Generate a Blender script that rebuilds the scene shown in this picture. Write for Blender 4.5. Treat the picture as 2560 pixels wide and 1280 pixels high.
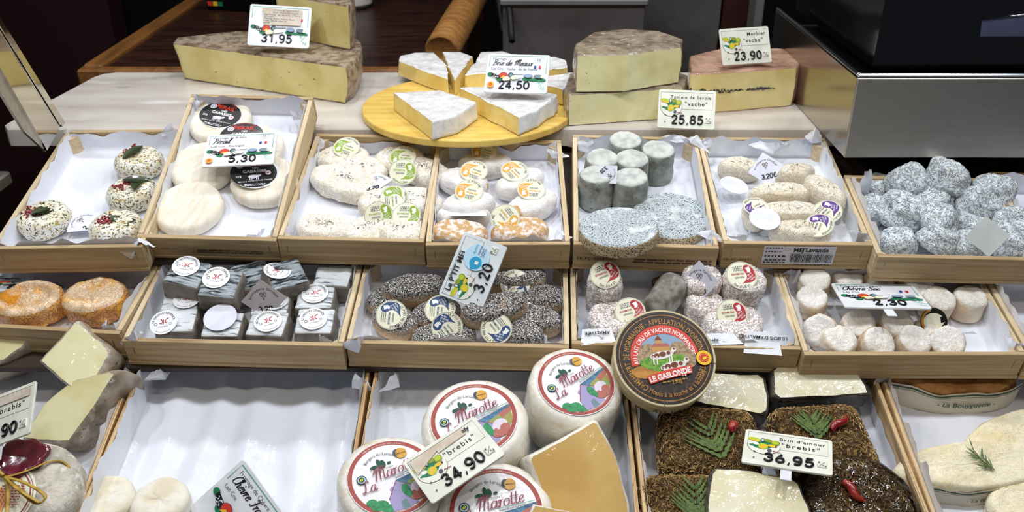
import bpy, bmesh, math, random
import numpy as np
from mathutils import Matrix, Vector, noise

for _o in list(bpy.data.objects):
    bpy.data.objects.remove(_o)
SC = bpy.context.scene
COL = SC.collection
R = math.radians

# ------------------------------------------------------------------ camera, world, lights, exposure
FPX, CX, CY = 2280.0, 1280.0, 640.0            # focal length in pixels of the 2560 x 1280 frame
PITCH = R(27.0)
cd = bpy.data.cameras.new('camera')
cd.sensor_width = 36.0
cd.lens = 36.0 * FPX / 2560.0
cd.clip_start = 0.02
cd.dof.use_dof = True; cd.dof.focus_distance = 1.18; cd.dof.aperture_fstop = 8.0
cam = bpy.data.objects.new('camera', cd)
cam.rotation_euler = (math.pi / 2 - PITCH, 0, 0)
COL.objects.link(cam)
SC.camera = cam

wd = bpy.data.worlds.new('world'); SC.world = wd; wd.use_nodes = True
wd.node_tree.nodes['Background'].inputs[0].default_value = (0.80, 0.88, 1.0, 1)
wd.node_tree.nodes['Background'].inputs[1].default_value = 0.10
SC.view_settings.view_transform = 'Standard'
SC.view_settings.look = 'None'
SC.view_settings.gamma = 1.0
SC.view_settings.exposure = 0.4
SC.view_settings.use_curve_mapping = False

def lamp(name, loc, aim, size, power, col, sy=None):
    l = bpy.data.lights.new(name, 'AREA'); l.energy = power; l.color = col
    l.shape = 'RECTANGLE'; l.size = size; l.size_y = sy or size
    o = bpy.data.objects.new(name, l); COL.objects.link(o)
    o.location = loc
    o.rotation_euler = (Vector(aim) - Vector(loc)).to_track_quat('-Z', 'Y').to_euler()
    return o
# rows of small ceiling spots above the window display
for _i in range(5):
    _x = -1.0 + 0.5 * _i
    lamp('ceiling_spot_cool', (_x, 0.93, 0.62), (_x * .8, 1.08, -0.55), 0.09, 2.6, (0.90, 0.95, 1.0))
for _i in range(4):
    _x = -0.9 + 0.6 * _i
    lamp('ceiling_spot_warm', (_x, 0.38, 0.55), (_x * .8, 1.15, -0.55), 0.09, 0.85, (1.0, 0.88, 0.74))
for _i in range(4):
    _x = -0.75 + 0.5 * _i
    lamp('ceiling_spot_rear', (_x, 1.75, 0.75), (_x * .8, 1.15, -0.5), 0.12, 2.3, (0.96, 0.97, 1.0))

# ------------------------------------------------------------------ pixel <-> place
CP, SP = math.cos(PITCH), math.sin(PITCH)
def ray(px, py):
    u, v = (px - CX) / FPX, (CY - py) / FPX
    return Vector((u, CP + v * SP, -SP + v * CP))
class Plane:
    """a surface of the shop: origin, x axis, y axis (away), normal"""
    def __init__(s, o, tilt=0.0, rot=None):
        s.o = Vector(o)
        s.r = rot if rot is not None else Matrix.Rotation(tilt, 3, 'X')
        s.ex, s.ey, s.ez = s.r.col[0].copy(), s.r.col[1].copy(), s.r.col[2].copy()
    def at(s, px, py, h=0.0):
        d = ray(px, py)
        t = (s.o + s.ez * h).dot(s.ez) / d.dot(s.ez)
        return d * t
    def loc(s, p):
        q = p - s.o
        return (q.dot(s.ex), q.dot(s.ey), q.dot(s.ez))
TILT = R(13.0)
RIM = 0.042
def rimplane(pt, tilt):
    p = Plane(pt, tilt); p.o = p.o - p.ez * RIM
    return p
PL = {
    'r2': rimplane((0, 1.106, -0.539), TILT),
    'r3': rimplane((0, 0.972, -0.626), TILT),
    'r4': rimplane((0, 0.972, -0.690), TILT),
    'mb': Plane((0, 1.5, -0.475), 0.0),
}
_p = PL['r2'].at(515, 597, RIM)
PL['c2'] = rimplane(_p, R(24.0))
def P(pl, px, py, h=0.0):
    return PL[pl].at(px, py, h)
def put(pl, px, py, hpix=0.0, z0=0.0, yaw=0.0, tx=0.0, ty=0.0):
    """frame on a surface; (px,py) is where the point hpix above the base shows; z0 lifts the base"""
    p = PL[pl]
    q = p.at(px, py, hpix) - p.ez * (hpix - z0)
    m = p.r.to_4x4() @ Matrix.Rotation(R(yaw), 4, 'Z') @ Matrix.Rotation(R(tx), 4, 'X') @ Matrix.Rotation(R(ty), 4, 'Y')
    return Matrix.Translation(q) @ m
def quad_pose(corners, aspect, center):
    """rigid pose of a card whose corners TL,TR,BR,BL show at these pixels and whose centre is at this place -> matrix, width"""
    w, h = 1.0, 1.0 / aspect
    loc = np.array([[-w/2, h/2, 0], [w/2, h/2, 0], [w/2, -h/2, 0], [-w/2, -h/2, 0]])
    uv = np.array([[(x - CX) / FPX, (CY - y) / FPX] for x, y in corners])
    sz = np.linalg.norm(uv[1] - uv[0])
    c = uv.mean(0)
    best = None
    for tilt0 in (-0.9, -0.3, -1.3):
        p = np.array([tilt0, 0, math.atan2(*(uv[1] - uv[0])[::-1]), c[0] / sz, c[1] / sz, 1 / sz])
        def f(p):
            m = np.array(Matrix.Rotation(p[2], 3, 'Z')) @ np.array(Matrix.Rotation(p[1], 3, 'Y')) @ np.array(Matrix.Rotation(p[0], 3, 'X'))
            q = loc @ m.T + np.array([p[3], p[4], -p[5]])
            return (np.stack([q[:, 0] / -q[:, 2], q[:, 1] / -q[:, 2]], 1) - uv).ravel() / sz
        lam = 1e-2
        r = f(p)
        for _ in range(60):
            J = np.stack([(f(p + e) - r) / 1e-5 for e in np.eye(6) * 1e-5], 1)
            d = np.linalg.solve(J.T @ J + lam * np.eye(6) * 1e-2, -J.T @ r)
            r2 = f(p + d)
            if (r2 ** 2).sum() < (r ** 2).sum(): p, r, lam = p + d, r2, lam * .5
            else: lam *= 4
        m = np.array(Matrix.Rotation(p[2], 3, 'Z')) @ np.array(Matrix.Rotation(p[1], 3, 'Y')) @ np.array(Matrix.Rotation(p[0], 3, 'X'))
        up = (SP * m[1, 2] * 0 + CP * m[1, 2] + SP * m[2, 2])     # world z of the card's normal
        cost = (r ** 2).sum() + (0.05 if up < 0 else 0) + (5 if m[2, 2] < 0 else 0)
        if best is None or cost < best[0]: best = (cost, m, p)
    m, p = best[1], best[2]
    mc = Matrix([list(map(float, row)) for row in m])
    rot = cam.rotation_euler.to_matrix()
    t = rot @ Vector((p[3], p[4], -p[5]))
    sc = center.length / t.length
    return Matrix.Translation(center) @ (rot @ mc).to_4x4(), float(sc)

# ------------------------------------------------------------------ objects
W = {}                                                  # world matrix of every object
def link(name, data, parent=None, mw=None):
    o = bpy.data.objects.new(name, data); COL.objects.link(o)
    mw = mw if mw is not None else (W[parent] if parent else Matrix.Identity(4))
    W[o] = mw.copy()
    if parent:
        o.parent = parent
        o.matrix_basis = W[parent].inverted() @ mw
    else:
        o.matrix_basis = mw
    return o
def tag(o, label, cat, group=None):
    o['label'] = label; o['category'] = cat
    if group: o['group'] = group
    return o
def thing(name, label, cat, mw, group=None):
    return tag(link(name, None, None, mw), label, cat, group)
def struct(o):
    o['kind'] = 'structure'
    return o
class MB:
    def __init__(s): s.v, s.f, s.m, s.s, s.mats = [], [], [], [], []
    def mi(s, mat):
        if mat not in s.mats: s.mats.append(mat)
        return s.mats.index(mat)
    def add(s, vs, fs, mat, smooth=False, M=None):
        b = len(s.v); i = s.mi(mat)
        s.v += [tuple(M @ Vector(v)) for v in vs] if M is not None else [tuple(v) for v in vs]
        for f in fs:
            s.f.append([b + k for k in f]); s.m.append(i); s.s.append(smooth)
    def mesh(s, name):
        me = bpy.data.meshes.new(name)
        me.from_pydata(s.v, [], s.f)
        for m in s.mats: me.materials.append(MAT[m])
        me.polygons.foreach_set('material_index', s.m)
        me.polygons.foreach_set('use_smooth', s.s)
        me.update()
        return me
    def obj(s, name, parent=None, mw=None): return link(name, s.mesh(name), parent, mw)
def bevbox(x0, x1, y0, y1, z0, z1, b=0.0006):
    bm = bmesh.new()
    bmesh.ops.create_cube(bm, size=1)
    for v in bm.verts:
        v.co = Vector(((x0 + x1) / 2 + v.co.x * (x1 - x0), (y0 + y1) / 2 + v.co.y * (y1 - y0), (z0 + z1) / 2 + v.co.z * (z1 - z0)))
    if b: bmesh.ops.bevel(bm, geom=bm.edges[:], offset=b, segments=1, affect='EDGES')
    vs = [v.co[:] for v in bm.verts]; bm.verts.index_update()
    fs = [[v.index for v in f.verts] for f in bm.faces]
    bm.free()
    return vs, fs
def box(name, x0, x1, y0, y1, z0, z1, mat, parent=None, mw=None, b=0.0006):
    mb = MB(); mb.add(*bevbox(x0, x1, y0, y1, z0, z1, b), mat)
    return mb.obj(name, parent, mw)
def nz(p, s, seed=0): return noise.noise(Vector((p[0] * s + seed * 7.13, p[1] * s - seed * 3.71, p[2] * s + seed * 1.37)))
def fb(p, s, seed=0, o=4): return noise.fractal(Vector((p[0] * s + seed * 7.13, p[1] * s - seed * 3.71, p[2] * s + seed * 1.37)), 1.0, 2.0, o)
def wrinkle(p, s, seed=0):
    q = Vector((p[0] * s + seed * 5.1, p[1] * s + seed * 2.3, p[2] * s))
    d = noise.noise_vector(q * 0.7) * 1.6
    return 1 - abs(noise.noise(q + d)) * 2.2
def disc(r, h, edge, seed=0, sx=1, sy=1, amp=.0012, ns=60, wr=0, ws=160, seg=56, top='a', side=None, bulge=0, dish=0, taper=0, nr=7, lo=0, nv=4):
    """a cheese turned round: flat top and bottom, rounded edge, bulging side, uneven skin"""
    side = side or top
    prof = []
    e = min(edge, h / 2 - 1e-5)
    for i in range(3): prof.append((( r - e) * (i / 3 + .02), 0, 'b'))
    for i in range(5):
        a = math.pi / 2 * i / 4; prof.append((r - e + e * math.sin(a), e - e * math.cos(a), 's'))
    for i in range(1, nv + 1):
        t = i / (nv + 1); prof.append((r + bulge * math.sin(math.pi * t), e + (h - 2 * e) * t, 's'))
    for i in range(6):
        a = math.pi / 2 * i / 5; prof.append((r - e + e * math.cos(a), h - e + e * math.sin(a), 's' if i < 3 else 't'))
    for i in range(1, nr): prof.append(((r - e) * (1 - i / nr), h - dish * min(1, i / 3) , 't'))
    prof.append(((r - e) * .04, h - dish, 't'))
    vs, kinds = [], []
    n = len(prof)
    for i, (rr, z, k) in enumerate(prof):
        for j in range(seg):
            a = 2 * math.pi * j / seg
            r2 = rr * (1 + taper * (z / h - .5))
            p = Vector((r2 * math.cos(a) * sx, r2 * math.sin(a) * sy, z))
            nrm = Vector((math.cos(a), math.sin(a), 0)) if k == 's' else Vector((0, 0, 1 if k == 't' else -1))
            if k == 's' and i > 7 + nv or (k == 's' and i < 7): nrm = (nrm + Vector((0, 0, .8 if i > 7 + nv else -.8))).normalized()
            d = amp * fb(p, ns, seed, 3) + lo * nz(p, 22, seed + 3)
            if wr: d += wr * wrinkle(p, ws, seed)
            if k == 'b': d = 0
            vs.append(p + nrm * d)
    mb = MB()
    fa, fbd = [], []
    for i in range(n - 1):
        for j in range(seg):
            j2 = (j + 1) % seg
            q = [i * seg + j, i * seg + j2, (i + 1) * seg + j2, (i + 1) * seg + j]
            (fa if prof[i + 1][2] == 't' and i >= n - nr - 4 else fbd).append(q)
    fa.append([(n - 1) * seg + j for j in range(seg)])
    fbd.append([j for j in range(seg)][::-1])
    base = len(mb.v); mb.add(vs, fa, top, True)
    i2 = mb.mi(side)
    for f in fbd: mb.f.append(f); mb.m.append(i2); mb.s.append(True)
    return mb
def rbox(sx, sy, sz, rnd, mat, n=12, amp=.001, ns=80, seed=0, side=None, taper=0, wr=0, ws=200, sag=0):
    """rounded block standing on z = 0"""
    vid, vs, fs = {}, [], []
    mb = MB(); mats = []
    hx, hy, hz = sx / 2, sy / 2, sz / 2
    def vert(a, b, c):
        k = (round(a, 5), round(b, 5), round(c, 5))
        if k not in vid:
            p = Vector((a * hx, b * hy, c * hz))
            q = Vector((max(-hx + rnd, min(hx - rnd, p.x)), max(-hy + rnd, min(hy - rnd, p.y)), max(-hz + rnd, min(hz - rnd, p.z))))
            d = (p - q); nn = d.normalized() if d.length > 1e-9 else Vector((0, 0, 0))
            if d.length > 1e-9: p = q + nn * rnd
            if d.length <= 1e-9: nn = Vector((0, 0, 1))
            p.x *= 1 - taper * c; p.y *= 1 - taper * c
            dd = amp * fb(p, ns, seed, 3) + (wr * wrinkle(p, ws, seed) if wr else 0)
            if c > -0.99: p += nn * dd
            p.z -= sag * (1 - (a * a + b * b) / 2) * (c > .5)
            vid[k] = len(vs); vs.append(Vector((p.x, p.y, p.z + hz)))
        return vid[k]
    g = [-1 + 2 * i / n for i in range(n + 1)]
    for ax in range(3):
        for sgn in (-1, 1):
            for i in range(n):
                for j in range(n):
                    def at(u, v):
                        t = [0, 0, 0]; t[ax] = sgn; t[(ax + 1) % 3] = u; t[(ax + 2) % 3] = v
                        return vert(*t)
                    q = [at(g[i], g[j]), at(g[i + 1], g[j]), at(g[i + 1], g[j + 1]), at(g[i], g[j + 1])]
                    fs.append(q if sgn > 0 else q[::-1]); mats.append(mat if ax == 2 and sgn > 0 else (side or mat))
    mb.v = [tuple(v) for v in vs]
    for f, m in zip(fs, mats): mb.f.append(f); mb.m.append(mb.mi(m)); mb.s.append(True)
    return mb
def resample(pts, step):
    """closed outline [(x,y,flag of the side that starts here)] -> dense list"""
    out = []
    for i, (x, y, k) in enumerate(pts):
        x2, y2, _ = pts[(i + 1) % len(pts)]
        n = max(1, int(math.hypot(x2 - x, y2 - y) / step))
        for j in range(n): out.append((x + (x2 - x) * j / n, y + (y2 - y) * j / n, k))
    return out
def arc_side(a, b, bul, n=10):
    """points after a up to (not with) b, bowed out to the right of a->b"""
    mx, my = (a[0] + b[0]) / 2, (a[1] + b[1]) / 2
    dx, dy = b[0] - a[0], b[1] - a[1]
    L = math.hypot(dx, dy); nx, ny = dy / L, -dx / L
    return [(a[0] + dx * t + nx * bul * 4 * t * (1 - t), a[1] + dy * t + ny * bul * 4 * t * (1 - t)) for t in [i / n for i in range(1, n)]]
def prism(outline, h, cut, rind, top=None, bev=.003, step=.006, amp=.001, ns=70, seed=0, rt=.0022, under=0, bulge=0, bottom=None, sag=0, rag=0, lo=.0022):
    """wedge: outline [(x,y,'c'|'r')] counter-clockwise; 'c' sides show the paste with a line of rind along top and bottom, 'r' sides the rind.
    returns (paste MB, rind MB)"""
    top = top or rind; bottom = bottom or rind
    pts = resample(outline, step)
    n = len(pts)
    cx = sum(p[0] for p in pts) / n; cy = sum(p[1] for p in pts) / n
    rings = []
    zs = [(0, bev), (bev * .35, bev * .35), (rt, 0)] + [(rt + (h - 2 * rt) * i / 8, 0) for i in range(1, 8)] + [(h - rt, 0), (h - bev * .35, bev * .35), (h, bev)]
    R0 = max(math.hypot(p[0] - cx, p[1] - cy) for p in pts)
    V = []
    def vert(x, y, z, up, k, edge):
        p = Vector((x, y, z))
        out = Vector((x - cx, y - cy, 0)).normalized() if not up else Vector((0, 0, up))
        d = amp * (fb(p, ns, seed, 3)) * (.2 if up and top == cut else 1)
        if z < 1e-6: d = 0
        elif not (up and top == cut): d += lo * nz((p.x, p.y, p.z * .6), 24, seed + 2)
        if edge and rag: d += rag * nz(p, 130, seed)
        return p + out * d
    for z, ins in zs:
        row = []
        for x, y, k in pts:
            f = 1 - ins / R0
            f *= 1 - under * (1 - z / h)
            bx = bulge * math.sin(math.pi * z / h) / R0 if k == 'r' else 0
            row.append(vert(cx + (x - cx) * (f + bx), cy + (y - cy) * (f + bx), z, 0, k, h - rt - 1e-6 < z < h - bev * .2))
        V.append(row)
    for i in range(1, 6):
        f = (1 - bev / R0) * (1 - i / 6)
        V.append([vert(cx + (x - cx) * f, cy + (y - cy) * f, h - sag * math.sin(math.pi / 2 * i / 5), 1, k, 0) for x, y, k in pts])
    flat = [v for row in V for v in row]
    A, B, T, D = [], [], [], []
    m = len(V)
    for i in range(m - 1):
        for j in range(n):
            q = [i * n + j, i * n + (j + 1) % n, (i + 1) * n + (j + 1) % n, (i + 1) * n + j]
            if i >= 12: T.append(q)
            elif 2 <= i <= 9 and pts[j][2] == 'c': A.append(q)
            else: B.append(q)
    T.append([(m - 1) * n + j for j in range(n)])
    D.append([j for j in range(n)][::-1])
    def sub(fsm):
        mb = MB()
        for fs, mat in fsm:
            ids = {}
            vs = []
            f2 = []
            for f in fs:
                g = []
                for k in f:
                    if k not in ids: ids[k] = len(vs); vs.append(flat[k])
                    g.append(ids[k])
                f2.append(g)
            if f2: mb.add(vs, f2, mat, True)
        return mb
    if top == cut: return sub([(A, cut), (T, cut)]), sub([(B, rind), (D, bottom)])
    return sub([(A, cut)]), sub([(B, rind), (T, top), (D, bottom)])
def wedge_thing(name, label, mw, outline, h, cut, rind, cat='cheese', group=None, **kw):
    t = thing(name, label, cat, mw, group)
    a, b = prism(outline, h, cut, rind, **kw)
    if a.f: a.obj('paste', t)
    if b.f: b.obj('rind', t)
    return t
def px_outline(pl, pts, h=0.0):
    """outline given as the pixels where the corners stand on a surface -> (matrix, local outline)"""
    p = PL[pl] if isinstance(pl, str) else pl
    ws = [p.at(x, y, h) for x, y, *_ in pts]
    c = sum(ws, Vector()) / len(ws)
    M = Matrix.Translation(c) @ p.r.to_4x4()
    inv = M.inverted()
    out = []
    for w, q in zip(ws, pts):
        l = inv @ w; out.append((l.x, l.y, q[2] if len(q) > 2 else 'r'))
    ar = sum(out[i][0] * out[(i + 1) % len(out)][1] - out[(i + 1) % len(out)][0] * out[i][1] for i in range(len(out)))
    if ar < 0:
        fl = [o[2] for o in out]
        out = [(o[0], o[1], fl[(i - 1) % len(out)]) for i, o in enumerate(out)][::-1]
        # after reversal the side that starts at a point is the one that ended there
    return M, out
def face_plane(pl, px, py, h, tx, yaw=0, ty=0):
    """a plane through the place seen at (px,py), h above a surface, its normal tipped tx towards the street"""
    p = PL[pl]
    o = p.at(px, py, h)
    rot = Matrix.Rotation(R(yaw), 3, 'Z') @ Matrix.Rotation(R(tx), 3, 'X') @ Matrix.Rotation(R(ty), 3, 'Y')
    return Plane(o, rot=rot)
def crom(pts, n=6, closed=False):
    P_ = [Vector((p[0], p[1], p[2] if len(p) > 2 else 0)) for p in pts]
    if len(P_) < 3 and not closed: return P_
    out = []
    N = len(P_)
    rng = range(N if closed else N - 1)
    for i in rng:
        p0 = P_[(i - 1) % N] if closed or i > 0 else P_[0] * 2 - P_[1]
        p1, p2 = P_[i], P_[(i + 1) % N]
        p3 = P_[(i + 2) % N] if closed or i + 2 < N else P_[-1] * 2 - P_[-2]
        for k in range(n):
            t = k / n
            out.append(0.5 * ((2 * p1) + (p2 - p0) * t + (2 * p0 - 5 * p1 + 4 * p2 - p3) * t * t + (3 * p1 - p0 - 3 * p2 + p3) * t ** 3))
    if not closed: out.append(P_[-1])
    return out
def tube(mb, pts, rad, mat, seg=7, closed=False, flat=1.0):
    """rad: number or list"""
    n = len(pts); rs = rad if isinstance(rad, (list, tuple)) else [rad] * n
    vs, fs = [], []
    up0 = Vector((0, 0, 1))
    for i, p in enumerate(pts):
        a = pts[(i - 1) % n] if closed or i else pts[i]
        b = pts[(i + 1) % n] if closed or i < n - 1 else pts[i]
        t = (b - a).normalized()
        s = t.cross(up0)
        if s.length < 1e-3: s = t.cross(Vector((0, 1, 0)))
        s.normalize(); u = s.cross(t).normalized()
        for k in range(seg):
            q = 2 * math.pi * k / seg
            vs.append(p + s * math.cos(q) * rs[i] + u * math.sin(q) * rs[i] * flat)
    for i in range(n if closed else n - 1):
        for k in range(seg):
            j = (i + 1) % n
            fs.append([i * seg + k, j * seg + k, j * seg + (k + 1) % seg, i * seg + (k + 1) % seg])
    if not closed:
        for i, sg in ((0, -1), (n - 1, 1)):
            t = (pts[i] - pts[i - 1]) if i else (pts[1] - pts[0])
            t = t.normalized() * sg
            vs.append(pts[i] + t * rs[i] * .8)
            c = len(vs) - 1
            for k in range(seg):
                f = [i * seg + k, i * seg + (k + 1) % seg, c]
                fs.append(f if sg > 0 else f[::-1])
    mb.add(vs, fs, mat, True)
# ------------------------------------------------------------------ materials
MAT = {}
def lin(h):
    h = h.lstrip('#'); v = [int(h[i:i + 2], 16) / 255 for i in (0, 2, 4)]
    return tuple((x / 12.92 if x <= .04045 else ((x + .055) / 1.055) ** 2.4) for x in v) + (1,)
def mk(name, base, rough=.55, var=None, vs=30, lo=.42, hi=.6, vd=5, spots=(), bump=0, bs=120, bd=4, coat=0, crough=.06, cbump=0, cs=45,
       metal=0, sss=0, stretch=None, rough2=None, spec=.4, trans=0, emit=0, warp=0, alpha=1, worm=None, zmix=None):
    m = bpy.data.materials.new(name); m.use_nodes = True; MAT[name] = m
    nt = m.node_tree; N, L = nt.nodes, nt.links
    b = N['Principled BSDF']
    b.inputs['Base Color'].default_value = lin(base)
    b.inputs['Roughness'].default_value = rough
    b.inputs['Metallic'].default_value = metal
    b.inputs['Specular IOR Level'].default_value = spec
    if sss: b.inputs['Subsurface Weight'].default_value = sss; b.inputs['Subsurface Radius'].default_value = (.012, .007, .004); b.inputs['Subsurface Scale'].default_value = .6
    if coat: b.inputs['Coat Weight'].default_value = coat; b.inputs['Coat Roughness'].default_value = crough
    if trans: b.inputs['Transmission Weight'].default_value = trans
    if alpha < 1: b.inputs['Alpha'].default_value = alpha
    if emit: b.inputs['Emission Color'].default_value = lin(base); b.inputs['Emission Strength'].default_value = emit
    if not (var or spots or bump or cbump or worm): return m
    tc = N.new('ShaderNodeTexCoord'); oi = N.new('ShaderNodeObjectInfo')
    mul = N.new('ShaderNodeMath'); mul.operation = 'MULTIPLY'; mul.inputs[1].default_value = 3.0
    L.new(oi.outputs['Random'], mul.inputs[0])
    add = N.new('ShaderNodeVectorMath'); add.operation = 'ADD'
    L.new(tc.outputs['Object'], add.inputs[0]); L.new(mul.outputs[0], add.inputs[1])
    vec = add.outputs[0]
    if stretch:
        mp = N.new('ShaderNodeMapping'); mp.inputs['Scale'].default_value = stretch
        L.new(vec, mp.inputs[0]); vec_c = mp.outputs[0]
    else: vec_c = vec
    def nt_noise(scale, det, v, dist=0):
        n = N.new('ShaderNodeTexNoise'); n.inputs['Scale'].default_value = scale; n.inputs['Detail'].default_value = det
        n.inputs['Distortion'].default_value = dist
        L.new(v, n.inputs['Vector']); return n.outputs['Fac']
    def ramp(fac, a, c):
        r = N.new('ShaderNodeMapRange'); r.inputs[1].default_value = a; r.inputs[2].default_value = c
        L.new(fac, r.inputs[0]); return r.outputs[0]
    col = None
    def mix(fac, c2, prev):
        x = N.new('ShaderNodeMix'); x.data_type = 'RGBA'
        L.new(fac, x.inputs['Factor'])
        if prev is None: x.inputs['A'].default_value = lin(base)
        else: L.new(prev, x.inputs['A'])
        x.inputs['B'].default_value = lin(c2)
        return x.outputs['Result']
    if var:
        f = ramp(nt_noise(vs, vd, vec_c, warp), lo, hi); col = mix(f, var, col)
        if rough2 is not None:
            rr = N.new('ShaderNodeMapRange'); rr.inputs[3].default_value = rough; rr.inputs[4].default_value = rough2
            L.new(f, rr.inputs[0]); L.new(rr.outputs[0], b.inputs['Roughness'])
    for s in spots:
        c2, scale, a, c = s[:4]; det = s[4] if len(s) > 4 else 3
        v = vec_c if len(s) > 5 and s[5] else vec
        col = mix(ramp(nt_noise(scale, det, v, s[6] if len(s) > 6 else 0), a, c), c2, col)
    if zmix:
        sp = N.new('ShaderNodeSeparateXYZ'); L.new(tc.outputs['Object'], sp.inputs[0])
        ad = N.new('ShaderNodeMath'); ad.operation = 'MULTIPLY_ADD'; ad.inputs[1].default_value = .012; L.new(nt_noise(90, 3, vec), ad.inputs[0]); L.new(sp.outputs['Z'], ad.inputs[2])
        col = mix(ramp(ad.outputs[0], zmix[1] + .006, zmix[2] + .006), zmix[0], col)
    if col: L.new(col, b.inputs['Base Color'])
    hts = []
    if worm:
        f = nt_noise(worm[0], 1.5, vec, 1.2)
        s1 = N.new('ShaderNodeMath'); s1.operation = 'SUBTRACT'; s1.inputs[1].default_value = .5; L.new(f, s1.inputs[0])
        s2 = N.new('ShaderNodeMath'); s2.operation = 'ABSOLUTE'; L.new(s1.outputs[0], s2.inputs[0])
        r = ramp(s2.outputs[0], .0, .05)
        bw = N.new('ShaderNodeBump'); bw.inputs['Strength'].default_value = worm[1]; bw.inputs['Distance'].default_value = (worm[2] if len(worm) > 2 else .0025) * .45
        L.new(r, bw.inputs['Height']); L.new(bw.outputs[0], b.inputs['Normal'])
        if len(worm) > 3:
            inv = N.new('ShaderNodeMath'); inv.operation = 'SUBTRACT'; inv.inputs[0].default_value = 1; L.new(r, inv.inputs[1])
            ml = N.new('ShaderNodeMath'); ml.operation = 'MULTIPLY'; ml.inputs[1].default_value = worm[4]; L.new(inv.outputs[0], ml.inputs[0])
            col = mix(ml.outputs[0], worm[3], col); L.new(col, b.inputs['Base Color'])
    if bump:
        bn = N.new('ShaderNodeBump'); bn.inputs['Strength'].default_value = bump; bn.inputs['Distance'].default_value = .002
        L.new(nt_noise(bs, bd, vec_c), bn.inputs['Height'])
        if worm: L.new(bw.outputs[0], bn.inputs['Normal'])
        L.new(bn.outputs[0], b.inputs['Normal'])
    if cbump:
        bn = N.new('ShaderNodeBump'); bn.inputs['Strength'].default_value = cbump; bn.inputs['Distance'].default_value = .004
        L.new(nt_noise(cs, 3, vec, 1.5), bn.inputs['Height']); L.new(bn.outputs[0], b.inputs['Coat Normal'])
    return m
# woods
mk('wood_x', '#c4ab82', .65, '#a88c62', 3, .35, .7, 5, [('#846844', 2.2, .6, .8, 4, True)], .15, 6, stretch=(2.5, 60, 60))
mk('wood_y', '#dccaa8', .65, '#c6ad84', 3, .35, .7, 5, [('#a0845a', 2.2, .66, .8, 4, True)], .15, 6, stretch=(60, 2.5, 60))
mk('ply', '#dcc093', .6, '#b58a55', 2, .45, .62, 3, [('#7b5730', 2.4, .6, .7, 2, True)], stretch=(420, 2, 30))
mk('staple', '#8a8682', .35, metal=1)
mk('shelf', '#2b2019', .6, '#4a3828', 6, .4, .7)
mk('paper', '#eceef6', .55, '#e2e4ee', 9, .4, .7, bump=.25, bs=14)
mk('wax_paper', '#eef0f7', .4, '#e4e7f1', 9, .4, .7, bump=.3, bs=16, coat=.6, crough=.12, cbump=.5, cs=22)
mk('print_paper', '#eef0f6', .5, '#cfd6e2', 14, .5, .66, spots=[('#b5c0d2', 26, .66, .7)], coat=.4, crough=.1, cbump=.4, cs=30)
mk('marble', '#dcd4ca', .3, '#c8beb3', 5, .4, .65, 6, [('#938c88', 3, .56, .7, 8, True, 1.0), ('#ebe6df', 6, .6, .75, 3, True)], stretch=(1, 3.2, 1), spec=.5)
mk('table_dark', '#3a2119', .35, '#221210', 4, .4, .65, 6, [('#5b3a2a', 5, .62, .8, 5, True)], stretch=(2, 14, 2))
mk('table_edge', '#8a5a2c', .45, '#63401f', 4, .4, .7, 5, stretch=(14, 1.4, 14))
mk('roll_wood', '#a97840', .5, '#8a5c2b', 5, .4, .65, 6, stretch=(2, 18, 18), bump=.1)
mk('steel', '#c4bfb6', .42, '#b8b2a9', 8, .35, .7, 4, metal=1, rough2=.48, stretch=(1, 14, 14))
mk('mirror_steel', '#cfc8bb', .07, metal=1)
mk('steel_edge', '#d9dbe0', .22, metal=1)
mk('black_gloss', '#08080b', .12, spec=.5)
mk('black_matte', '#0b0a0a', .6)
mk('void', '#0d0807', .8)
mk('void_red', '#2b0a0c', .7)
mk('grey_paint', '#6f6c6a', .5, '#666360', 6)
mk('grey_dark', '#5a5654', .5, '#4b4644', 6)
mk('brown_dark', '#33150f', .5)
mk('enamel', '#cfc9c4', .3)
mk('lcd_glass', '#4c5068', .12, '#3f4358', 10)
# tags
mk('tag_white', '#eef0f3', .35, '#e4e6ea', 40)
mk('tag_cream', '#eeeee0', .38, '#e2e2d2', 40, spots=[('#d2ccb4', 60, .7, .78)])
mk('tag_pale', '#e2e8ea', .38, '#d5dcdf', 40)
mk('ink', '#15161c', .5); mk('ink_soft', '#4a4f5c', .5); mk('plastic_black', '#14151c', .28)
mk('green_line', '#63a68f', .5); mk('green', '#0f7a4a', .5); mk('green_dk', '#0d4f38', .5); mk('mint', '#35b389', .5)
mk('red', '#d33a2c', .5); mk('yellow', '#e9c12f', .5); mk('lime', '#b8c92a', .5); mk('olive', '#8f9a2c', .5); mk('orange', '#ec9423', .5)
mk('flag_blue', '#23389b', .5); mk('flag_red', '#d8404d', .5); mk('sky', '#8fa8c4', .5); mk('greyblue', '#6d8a93', .5); mk('white_ink', '#f4f4f2', .5)
mk('tape', '#d9cdbd', .5, '#cbb9a2', 60); mk('pink_line', '#a9456b', .5); mk('cyan', '#1d9cc8', .5); mk('lightblue', '#b9dcf0', .5)
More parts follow.
